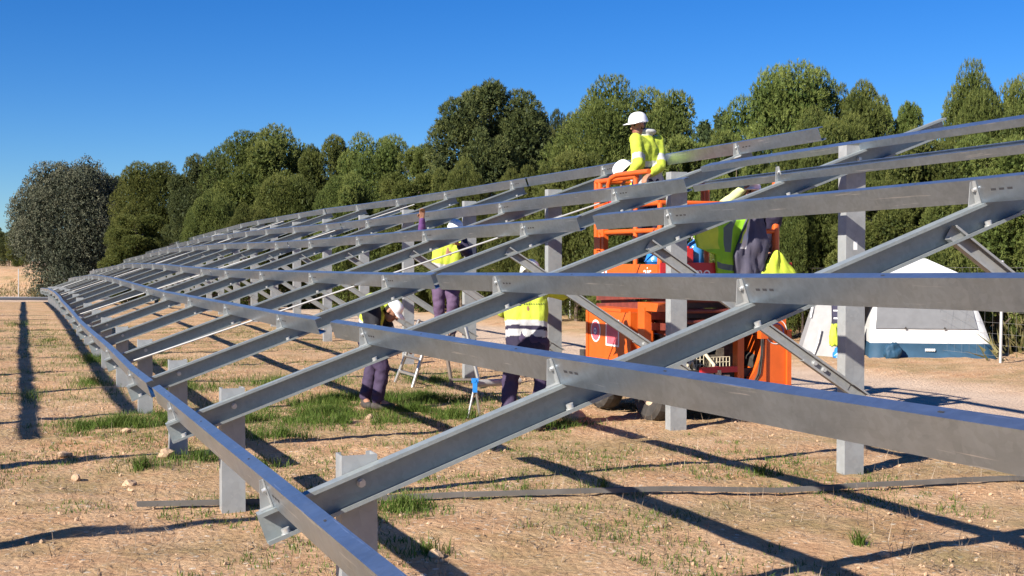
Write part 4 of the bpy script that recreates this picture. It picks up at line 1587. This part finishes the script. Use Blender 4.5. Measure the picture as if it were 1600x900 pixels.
TRX, TRY = 3.62, 10.5
tg = ground_z(TRX, TRY)
tr_ = empty('trestle', (TRX, TRY, tg), -YAW, 'low trestle with a grey bar and blue end brackets beside the standing worker', 'trestle')
mb = MB()
mb.cyl((-.02, .16, .36), (.46, .45, .36), .040, 12)
mb.build('bar', MAT['bar'], tr_)
for x, y in ((-.02, .10), (.34, .36)):
    mb = MB()
    mb.cbox((x, y, .335), (.05, .05, .12))
    mb.cbox((x, y, .40), (.075, .03, .05))
    mb.cyl((x - .005, y - .03, .40), (x - .005, y + .05, .40), .018, 8)
    mb.build('bracket', MAT['blue'], tr_)
    for dx in (-.05, .035):
        mb = MB()
        mb.cyl((x + dx * 1.6, y - .04 if dx < 0 else y + .05, -.02), (x + dx * .25, y, .30), .014, 8)
        mb.build('leg', MAT['alu'], tr_)

# ------------------------------------------------------------------ people
def vcol_mat(name, rough=.8):
    m, nt, b = new_mat(name)
    a = N(nt, 'ShaderNodeAttribute', attribute_name='tint')
    co = coord(nt)
    f = ramp(nt, noise_tex(nt, 14, 5, .6, co), [(.3, (.84,) * 3), (.7, (1.0,) * 3)])
    nt.links.new(mix(nt, 1.0, a.outputs['Color'], f, 'MULTIPLY'), b.inputs['Base Color'])
    b.inputs['Roughness'].default_value = rough
    b.inputs['Specular IOR Level'].default_value = .25
    bump(nt, b, noise_tex(nt, 24, 4, .6, co), .35, .012)
    return m
MAT['cloth_tint'] = vcol_mat('work_clothes')
MAT['body_tint'] = vcol_mat('skin_and_hair', .55)
YEL, NAV, SIL, PUR, BLK = (.52, .62, .065), (.030, .025, .052), (.50, .50, .50), (.060, .042, .085), (.02, .02, .025)
SKIN, HAIR, DARK = (.36, .185, .12), (.022, .016, .013), (.012, .01, .01)

def capsule(bm, a, b, ra, rb, seg=12):
    a, b = Vector(a), Vector(b)
    d = b - a
    L = d.length
    if L < 1e-5:
        d = Vector((0, 0, 1))
    d.normalize()
    M = d.to_track_quat('Z', 'Y').to_matrix()
    rings = []
    for k in range(1, 5):
        t = k / 5 * pi / 2
        rings.append((-ra * cos(t), ra * sin(t)))
    rings.append((0, ra))
    for k in range(1, 4):
        f = k / 4
        rings.append((L * f, ra + (rb - ra) * f))
    rings.append((L, rb))
    for k in range(4, 0, -1):
        t = k / 5 * pi / 2
        rings.append((L + rb * cos(t), rb * sin(t)))
    vr = []
    for h, r_ in rings:
        vr.append([bm.verts.new(a + M @ Vector((r_ * cos(2 * pi * q / seg), r_ * sin(2 * pi * q / seg), h))) for q in range(seg)])
    v0 = bm.verts.new(a + M @ Vector((0, 0, -ra)))
    v1 = bm.verts.new(a + M @ Vector((0, 0, L + rb)))
    for i in range(len(vr) - 1):
        for q in range(seg):
            bm.faces.new((vr[i][q], vr[i][(q + 1) % seg], vr[i + 1][(q + 1) % seg], vr[i + 1][q]))
    for q in range(seg):
        bm.faces.new((v0, vr[0][(q + 1) % seg], vr[0][q]))
        bm.faces.new((v1, vr[-1][q], vr[-1][(q + 1) % seg]))

def ellipsoid(bm, c, r, M=None):
    res = bmesh.ops.create_uvsphere(bm, u_segments=20, v_segments=14, radius=1)
    for v in res['verts']:
        p = Vector((v.co.x * r[0], v.co.y * r[1], v.co.z * r[2]))
        v.co = Vector(c) + (M @ p if M is not None else p)

def fuse(bm, voxel, smooth_it):
    """one closed surface from overlapping solids"""
    me = bpy.data.meshes.new('fuse')
    bmesh.ops.recalc_face_normals(bm, faces=bm.faces)
    bm.to_mesh(me)
    bm.free()
    o = bpy.data.objects.new('fuse', me)
    COL.objects.link(o)
    r = o.modifiers.new('r', 'REMESH')
    r.mode = 'VOXEL'
    r.voxel_size = voxel
    s = o.modifiers.new('s', 'SMOOTH')
    s.factor = .5
    s.iterations = smooth_it
    dg = bpy.context.evaluated_depsgraph_get()
    out = bpy.data.meshes.new_from_object(o.evaluated_get(dg))
    bpy.data.objects.remove(o)
    bpy.data.meshes.remove(me)
    out.polygons.foreach_set('use_smooth', [True] * len(out.polygons))
    return out

def seg_t(p, a, b):
    d = b - a
    t = max(-.5, min(1.2, (p - a).dot(d) / d.length_squared))
    tc = max(0, min(1, t))
    return t, (p - (a + d * tc)).length

def paint(me, fn):
    a = me.attributes.new('tint', 'FLOAT_COLOR', 'POINT')
    buf = []
    for v in me.vertices:
        c = fn(v.co)
        buf += [c[0], c[1], c[2], 1.0]
    a.data.foreach_set('color', buf)

def person(loc, label, J, jacket, trousers=PUR, look=Vector((0, -1, 0)), up=Vector((0, 0, 1)), hat='helmet', scale=1.0, hood=False, curl=.6):
    """J: joints in local metres (x right in picture, y away, z up). jacket: dict of band rules"""
    J = {k: Vector(v) * scale for k, v in J.items()}
    g = lambda k: J[k]
    root = None
    look = look.normalized()
    up = (up - look * up.dot(look)).normalized()
    sidev = look.cross(up)
    HM = Matrix((sidev, look, up)).transposed()           # head frame: x side, y front, z up
    S = scale
    # ---- body
    bm = bmesh.new()
    hc = g('head')
    ellipsoid(bm, hc + HM @ Vector((0, -.008, .02)) * S, (.076 * S, .094 * S, .105 * S), HM)
    ellipsoid(bm, hc + HM @ Vector((0, .026, -.055)) * S, (.058 * S, .062 * S, .070 * S), HM)      # jaw
    capsule(bm, hc + HM @ Vector((0, .088, .012)) * S, hc + HM @ Vector((0, .108, -.026)) * S, .010 * S, .016 * S, 8)   # nose
    for s in (-1, 1):
        ellipsoid(bm, hc + HM @ Vector((s * .080, -.004, -.005)) * S, (.012 * S, .022 * S, .034 * S), HM)   # ears
    capsule(bm, hc + HM @ Vector((-.022, .074, -.060)) * S, hc + HM @ Vector((.022, .074, -.060)) * S, .011 * S, .011 * S, 8)  # lips
    capsule(bm, hc + HM @ Vector((-.035, .078, .030)) * S, hc + HM @ Vector((.035, .078, .030)) * S, .013 * S, .013 * S, 8)    # brow
    capsule(bm, g('neck') , hc + HM @ Vector((0, -.02, -.05)) * S, .056 * S, .054 * S)
    capsule(bm, g('pelvis'), g('chest'), .11 * S, .13 * S)
    capsule(bm, g('chest'), g('neck'), .12 * S, .06 * S)
    eyes = [hc + HM @ Vector((s * .030, .082, .010)) * S for s in (-1, 1)]
    mouth = [hc + HM @ Vector((s * .02, .085, -.060)) * S for s in (-1, 1)]
    for s in ('L', 'R'):
        capsule(bm, g('chest'), g('sh' + s), .08 * S, .055 * S)
        capsule(bm, g('sh' + s), g('el' + s), .050 * S, .040 * S)
        capsule(bm, g('el' + s), g('wr' + s), .040 * S, .028 * S)
        capsule(bm, g('pelvis'), g('hip' + s), .09 * S, .085 * S)
        capsule(bm, g('hip' + s), g('kn' + s), .080 * S, .055 * S)
        capsule(bm, g('kn' + s), g('an' + s), .055 * S, .040 * S)
        f = g('an' + s) + (g('toe' + s) - g('an' + s)) * .8
        capsule(bm, g('an' + s), f, .040 * S, .032 * S)
        # hand: palm, four curled fingers and a thumb from its side
        w = g('wr' + s)
        hd = (w - g('el' + s)).normalized()
        hs_ = hd.cross(Vector((0, 0, 1)))
        if hs_.length < .1: hs_ = Vector((1, 0, 0))
        hs_.normalize()
        hn = hs_.cross(hd)
        pc = w + hd * .055 * S
        for q in (-1.5, -.5, .5, 1.5):
            capsule(bm, w + hs_ * q * .012 * S, pc + hs_ * q * .019 * S + hd * .03 * S, .016 * S, .013 * S, 8)
            Lf = (.040 if abs(q) > 1 else .047) * S
            k0 = pc + hs_ * q * .021 * S + hd * .032 * S
            d1 = (hd - hn * curl * .6).normalized()
            d2 = (hd * (1 - curl * .5) - hn * curl * 1.2).normalized()
            k1 = k0 + d1 * Lf
            capsule(bm, k0, k1, .0098 * S, .0092 * S, 8)
            capsule(bm, k1, k1 + d2 * Lf * .9, .0092 * S, .0080 * S, 8)
        tq = w + hs_ * .030 * S + hd * .022 * S
        t1 = tq + (hd * .5 + hs_ * .75 - hn * .2).normalized() * .038 * S
        capsule(bm, w + hd * .015 * S + hs_ * .014 * S, tq, .015 * S, .013 * S, 8)
        capsule(bm, tq, t1, .0125 * S, .0108 * S, 8)
        capsule(bm, t1, t1 + (hd * .9 - hn * .35).normalized() * .028 * S, .0105 * S, .009 * S, 8)
    body = fuse(bm, .0095 * S, 3)
    def bc(p):
        q = HM.transposed() @ (p - hc) / S
        if q.length < .2:
            for e in eyes:
                if (p - e).length < .014 * S: return DARK
            for e in mouth:
                if (p - e).length < .016 * S: return (.30, .10, .08)
            if abs(q.z - .033) < .008 and q.y > .07 and .012 < abs(q.x) < .052: return HAIR
            if q.z > .055 or (q.y < .018 and q.z > -.045) and abs(q.x) < .074: return HAIR
            if q.y < -.02 and q.z > -.07: return HAIR
            return SKIN
        return SKIN
    paint(body, bc)
    body.materials.append(MAT['body_tint'])
    root = link('person', body)
    root.location = loc
    tag(root, label, 'person', None)
    # ---- jacket
    bm = bmesh.new()
    wdir = (g('shR') - g('shL')).normalized()
    for q in (-.085, 0, .085):
        o_ = wdir * q * S
        capsule(bm, g('pelvis') + o_ * 1.05 - (g('chest') - g('pelvis')).normalized() * .07 * S, g('chest') + o_ * 1.15, .118 * S, .128 * S, 14)
    capsule(bm, g('chest'), g('neck'), .135 * S, .072 * S, 14)
    for s in ('L', 'R'):
        capsule(bm, g('chest') + (g('sh' + s) - g('chest')) * .4, g('sh' + s), .105 * S, .080 * S, 14)
        capsule(bm, g('sh' + s), g('el' + s), .078 * S, .062 * S, 14)
        capsule(bm, g('el' + s), g('wr' + s) - (g('wr' + s) - g('el' + s)).normalized() * .015, .062 * S, .046 * S, 14)
    if hood:
        back = -look
        ellipsoid(bm, g('neck') + Vector((0, 0, .02)) + back * .03, (.115, .095, .045))
    jm = fuse(bm, .011 * S, 4)
    pel, che, nek = g('pelvis'), g('chest'), g('neck')
    for v in jm.vertices:
        n_ = noise.noise(v.co * 7.5) * .011 + noise.noise(v.co * 17) * .006
        v.co += v.normal * n_ * S
    sh = {s: (g('sh' + s), g('el' + s), g('wr' + s)) for s in 'LR'}
    def jc(p):
        tt, dt = seg_t(p, pel, nek)
        best = ('t', tt, dt - .15 * S)
        for s in 'LR':
            a, b, c = sh[s]
            t1, d1 = seg_t(p, a, b)
            t2, d2 = seg_t(p, b, c)
            if d1 - .075 * S < best[2]: best = ('a', t1 * .5, d1 - .075 * S)
            if d2 - .055 * S < best[2]: best = ('a', .5 + t2 * .5, d2 - .055 * S)
        if hood and (p - nek).length < .17 and p.z > nek.z - .02:
            return (.50, .50, .47)
        return jacket(best[0], best[1], p)
    paint(jm, jc)
    jm.materials.append(MAT['cloth_tint'])
    jo = link('jacket', jm, root)
    # ---- trousers and boots
    bm = bmesh.new()
    for q in (-.06, .06):
        capsule(bm, g('pelvis') + wdir * q * S + (g('chest') - g('pelvis')).normalized() * .06 * S, g('pelvis') + wdir * q * S, .115 * S, .125 * S, 14)
    for s in ('L', 'R'):
        capsule(bm, g('pelvis') + (g('hip' + s) - g('pelvis')) * .6, g('hip' + s), .115 * S, .108 * S, 14)
        capsule(bm, g('hip' + s), g('kn' + s), .108 * S, .082 * S, 14)
        capsule(bm, g('kn' + s), g('an' + s) + Vector((0, 0, .03 * S)), .082 * S, .072 * S, 14)
    tm = fuse(bm, .011 * S, 4)
    for v in tm.vertices:
        n_ = noise.noise(Vector((v.co.x * 8, v.co.y * 8, v.co.z * 13))) * .013 + noise.noise(v.co * 21) * .006
        v.co += v.normal * n_ * S
    paint(tm, lambda p: trousers)
    tm.materials.append(MAT['cloth_tint'])
    link('trousers', tm, root)
    for s in ('L', 'R'):
        bm = bmesh.new()
        an, toe = g('an' + s), g('toe' + s)
        d = (toe - an)
        d.z = 0
        d.normalize()
        base = Vector((an.x, an.y, toe.z))
        capsule(bm, an, base + Vector((0, 0, .0)), .056 * S, .050 * S)
        capsule(bm, base - d * .045 * S, base + d * .09 * S, .045 * S, .047 * S)
        capsule(bm, base + d * .08 * S, base + d * .17 * S, .048 * S, .040 * S)
        me = fuse(bm, .011 * S, 2)
        zmin = min(v.co.z for v in me.vertices)
        fl = base.z - .042 * S
        for v in me.vertices:
            if v.co.z < fl: v.co.z = fl
        me.materials.append(MAT['boot'])
        link('boot', me, root)
    # ---- hat
    if hat:
        mb = MB()
        C0 = hc + HM @ Vector((0, -.004, .035)) * S
        prof = [(.118, -.008), (.116, .0), (.112, .02), (.106, .05), (.092, .085), (.066, .110), (.034, .122), (.0, .125)]
        if hat == 'cap':
            prof = [(.090, .0), (.092, .02), (.088, .05), (.074, .078), (.045, .095), (.0, .10)]
        n = 28
        secs = []
        for r_, z in prof:
            secs.append([tuple(C0 + HM @ Vector((r_ * .92 * cos(2 * pi * k / n), r_ * 1.10 * sin(2 * pi * k / n), z)) * S) for k in range(n)])
        mb.sweep(secs)
        for f in range(len(mb.sm)): mb.sm[f] = True
        hm_ = mb.build(hat, MAT['helmet'], root)
        br = MB()
        top = []
        for k in range(13):
            a = pi * k / 12
            ro = .040 if hat == 'helmet' else .075
            ri = (prof[0][0])
            top.append((C0 + HM @ Vector((ri * .90 * cos(a), ri * 1.08 * sin(a), .004)) * S, C0 + HM @ Vector(((ri + .006) * .92 * cos(a), (ri * 1.10 + ro * sin(a)), -.010)) * S))
        vs = [tuple(p) for pr in top for p in pr] + [tuple(p + up * .006 * S) for pr in top for p in pr]
        o_ = 26
        fs = []
        for k in range(12):
            a, b_, c, d_ = 2 * k, 2 * k + 1, 2 * k + 3, 2 * k + 2
            fs += [(a, b_, c, d_), (o_ + d_, o_ + c, o_ + b_, o_ + a), (b_, o_ + b_, o_ + c, c)]
        br.add(vs, fs, 0, True)
        br.build('brim', MAT['helmet'], hm_)
        if hat == 'helmet':
            rg = MB()
            for sx in (-.022, 0, .022):
                rg.tube([C0 + HM @ Vector((sx, .11 * cos(a), .118 * sin(a) + .002)) * S for a in [pi * .18 + pi * .64 * k / 8 for k in range(9)]], .0045 * S, 6)
            rg.build('ridge', MAT['helmet'], hm_)
    return root, jo

def jk_std(part, t, p):
    if part == 't':
        if t > .30: return YEL
        if t > .21: return SIL
        if t > .14: return NAV
        if t > .02: return SIL
        return NAV
    if t < .62: return YEL
    if t < .70: return SIL
    return NAV
def jk_navy_arms(part, t, p):
    if part == 't':
        return YEL if t > .34 else (SIL if t > .26 else NAV)
    if .36 < t < .46 or .66 < t < .75: return SIL
    return BLK
def jk_yellow(part, t, p):
    if part == 't':
        if t > .42: return YEL
        if t > .30: return SIL
        if t > .20: return NAV
        return SIL
    if .30 < t < .42: return SIL
    return YEL

def frame_local(px, depth, zoff=0.0):
    x, y = at_px(px, depth)
    return Vector((x, y, ground_z(x, y) + zoff))
R_LOC = Euler((0, 0, -YAW))
def place(o, px, depth, z=None, rz=0.0):
    p = frame_local(px, depth)
    if z is not None: p.z = z
    o.location = p
    o.rotation_euler = (0, 0, -YAW + rz)

# standing worker seen from behind, head bowed forward, right arm raised to the rafter
J = dict(pelvis=(-.02, 0, .90), chest=(-.03, .07, 1.27), neck=(.0, .14, 1.46), head=(.02, .27, 1.535),
         shL=(-.21, .10, 1.38), elL=(-.26, .34, 1.16), wrL=(-.12, .52, 1.12), shR=(.17, .12, 1.40), elR=(.36, .30, 1.34), wrR=(.42, .46, 1.46),
         hipL=(-.12, 0, .86), knL=(-.18, .05, .48), anL=(-.21, -.02, .11), toeL=(-.24, .16, .05), hipR=(.10, 0, .86), knR=(.13, .07, .48), anR=(.10, -.06, .11), toeR=(.12, .14, .05))
o, jo = person((0, 0, 0), 'worker seen from behind in yellow and navy jacket, standing under the middle of the rack', J, jk_std, look=Vector((.08, .85, -.42)), up=Vector((0, .4, 1)))
place(o, 826, 12.35)
# the printed strokes on the back of this jacket
bvh = BVHTree.FromPolygons([v.co for v in jo.data.vertices], [p.vertices[:] for p in jo.data.polygons])
lg_ = MB()
def stroke(pts, w):
    for (xa, za), (xb, zb_) in zip(pts, pts[1:]):
        n = 8
        row = []
        d = Vector((xb - xa, 0, zb_ - za)).normalized()
        nn = Vector((-d.z, 0, d.x))
        for k in range(n + 1):
            c = Vector((xa + (xb - xa) * k / n, 0, za + (zb_ - za) * k / n))
            for s in (-1, 1):
                q = c + nn * s * w / 2
                h = bvh.ray_cast(Vector((q.x, -1, q.z)), Vector((0, 1, 0)))
                if h[0] is None: continue
                row.append(h[0] + Vector((0, -.005, 0)))
        m_ = len(row) // 2
        if m_ > 1:
            lg_.add([tuple(p) for p in row], [(2 * k, 2 * k + 1, 2 * k + 3, 2 * k + 2) for k in range(m_ - 1)])
for dx in (-.13, -.105):
    stroke([(dx - .02, 1.345), (dx + .03, 1.275)], .008)
stroke([(-.15, 1.262), (-.075, 1.262)], .007)
stroke([(-.16, 1.242), (-.075, 1.242)], .007)
for k in range(9):
    stroke([(-.05 + k * .024, 1.255), (-.05 + k * .024 + .012, 1.255)], .010)
lg_.build('print', plain('print_dark', (.05, .07, .05), .8), jo)

# bent worker in the grass, head low to the right, white cap
J = dict(pelvis=(-.04, .0, .86), chest=(.01, -.02, 1.19), neck=(.15, -.08, 1.20), head=(.23, -.12, 1.12),
         shL=(.04, -.20, 1.14), elL=(.04, -.30, .88), wrL=(.20, -.28, .76), shR=(.07, .16, 1.14), elR=(.18, .22, .84), wrR=(.32, .16, .74),
         hipL=(-.04, -.10, .84), knL=(.12, -.12, .47), anL=(.06, -.10, .11), toeL=(.22, -.15, .05), hipR=(-.05, .10, .84), knR=(-.03, .12, .46), anR=(-.10, .08, .11), toeR=(-.04, -.06, .05))
o, jo = person((0, 0, 0), 'worker bending over in the green grass, yellow back, dark sleeves and white cap', J, jk_navy_arms, look=Vector((.62, -.35, -.68)), up=Vector((.45, -.1, .85)), hat='cap')
place(o, 583, 14.1)

# worker on the stepladder, arm raised at the left, head under the purlin
J = dict(pelvis=(.02, 0, .88), chest=(.06, .02, 1.24), neck=(.10, -.02, 1.42), head=(.15, -.06, 1.50),
         shL=(-.12, .02, 1.36), elL=(-.30, -.08, 1.42), wrL=(-.29, -.16, 1.66), shR=(.24, .04, 1.36), elR=(.34, -.16, 1.18), wrR=(.22, -.32, 1.30),
         hipL=(-.09, 0, .86), knL=(-.07, -.06, .48), anL=(-.05, .0, .11), toeL=(-.08, -.16, .05), hipR=(.11, 0, .86), knR=(.12, -.08, .48), anR=(.10, .0, .11), toeR=(.12, -.16, .05))
def jk_lad(part, t, p):
    if part == 'a': return (.12, .05, .17) if p.x < 0 else NAV
    return jk_std(part, t, p)
o, jo = person((0, 0, 0), 'worker in purple trousers standing on the stepladder, reaching up between the purlins', J, jk_lad, trousers=(.115, .072, .135), look=Vector((.5, -.75, -.5)), hat='helmet')
place(o, 694, 17.1, lg + zL(540) + .07)

FLZ = CAM.z - (CAM.z - DW) * LK + .003
# worker standing tall on the lift, white helmet, looking left
J = dict(pelvis=(.06, 0, .96), chest=(.07, .0, 1.33), neck=(.03, -.02, 1.52), head=(-.045, -.05, 1.615),
         shL=(-.08, -.15, 1.44), elL=(-.06, -.24, 1.16), wrL=(-.20, -.22, .98), shR=(.20, .10, 1.44), elR=(.22, -.06, 1.14), wrR=(.08, -.20, 1.04),
         hipL=(-.02, -.06, .92), knL=(-.04, -.08, .50), anL=(-.02, -.04, .11), toeL=(-.16, -.10, .05), hipR=(.14, .06, .92), knR=(.15, .04, .50), anR=(.14, .06, .11), toeR=(.02, .0, .05))
o, jo = person((0, 0, 0), 'worker standing tall on the lift in a white helmet and yellow hooded jacket, looking left', J, jk_yellow, trousers=NAV, look=Vector((-.80, -.55, -.16)), hood=True, scale=.95)
place(o, 1002, 13.95, FLZ)

# second worker on the lift, bent low behind the standing one; only helmet and shoulder show
J = dict(pelvis=(.20, .0, .90), chest=(.10, -.02, 1.10), neck=(-.03, -.05, 1.09), head=(-.15, -.06, 1.05),
         shL=(.0, -.18, 1.10), elL=(-.08, -.24, .86), wrL=(-.22, -.20, .76), shR=(.0, .14, 1.12), elR=(-.10, .18, .88), wrR=(-.22, .10, .76),
         hipL=(.21, -.09, .88), knL=(.08, -.12, .50), anL=(.18, -.08, .11), toeL=(.02, -.10, .05), hipR=(.23, .09, .88), knR=(.12, .12, .49), anR=(.24, .10, .11), toeR=(.08, .10, .05))
o, jo = person((0, 0, 0), 'worker stooping on the lift behind the standing one, white helmet showing at the left', J, jk_yellow, trousers=NAV, look=Vector((-.55, .35, -.55)), up=Vector((-.5, 0, .8)))
place(o, 996, 14.6, FLZ - .0)

# third worker on the lift at the right, leaning with one arm out
J = dict(pelvis=(.14, .02, .46), chest=(.06, .0, .62), neck=(.04, -.02, .70), head=(.06, -.07, .76),
         shL=(-.10, -.04, .70), elL=(-.24, -.10, .64), wrL=(-.04, -.16, .80), shR=(.16, .06, .72), elR=(.28, -.06, .64), wrR=(.24, -.22, .72),
         hipL=(.06, .0, .44), knL=(.02, -.28, .50), anL=(.04, -.06, .11), toeL=(.0, -.22, .05), hipR=(.22, .02, .44), knR=(.28, -.26, .50), anR=(.26, .02, .11), toeR=(.28, -.14, .05))
def jk_arm(part, t, p):
    if part == 'a' and p.x < .1: return (.60, .64, .30)
    return NAV if part == 't' and t < .75 else (NAV if part == 'a' else YEL)
o, jo = person((0, 0, 0), 'worker crouching on the right end of the lift, pale yellow sleeve above the purlin', J, jk_arm, trousers=NAV, look=Vector((-.45, -.6, .05)), hat='helmet')
place(o, 1162, 13.55, FLZ)
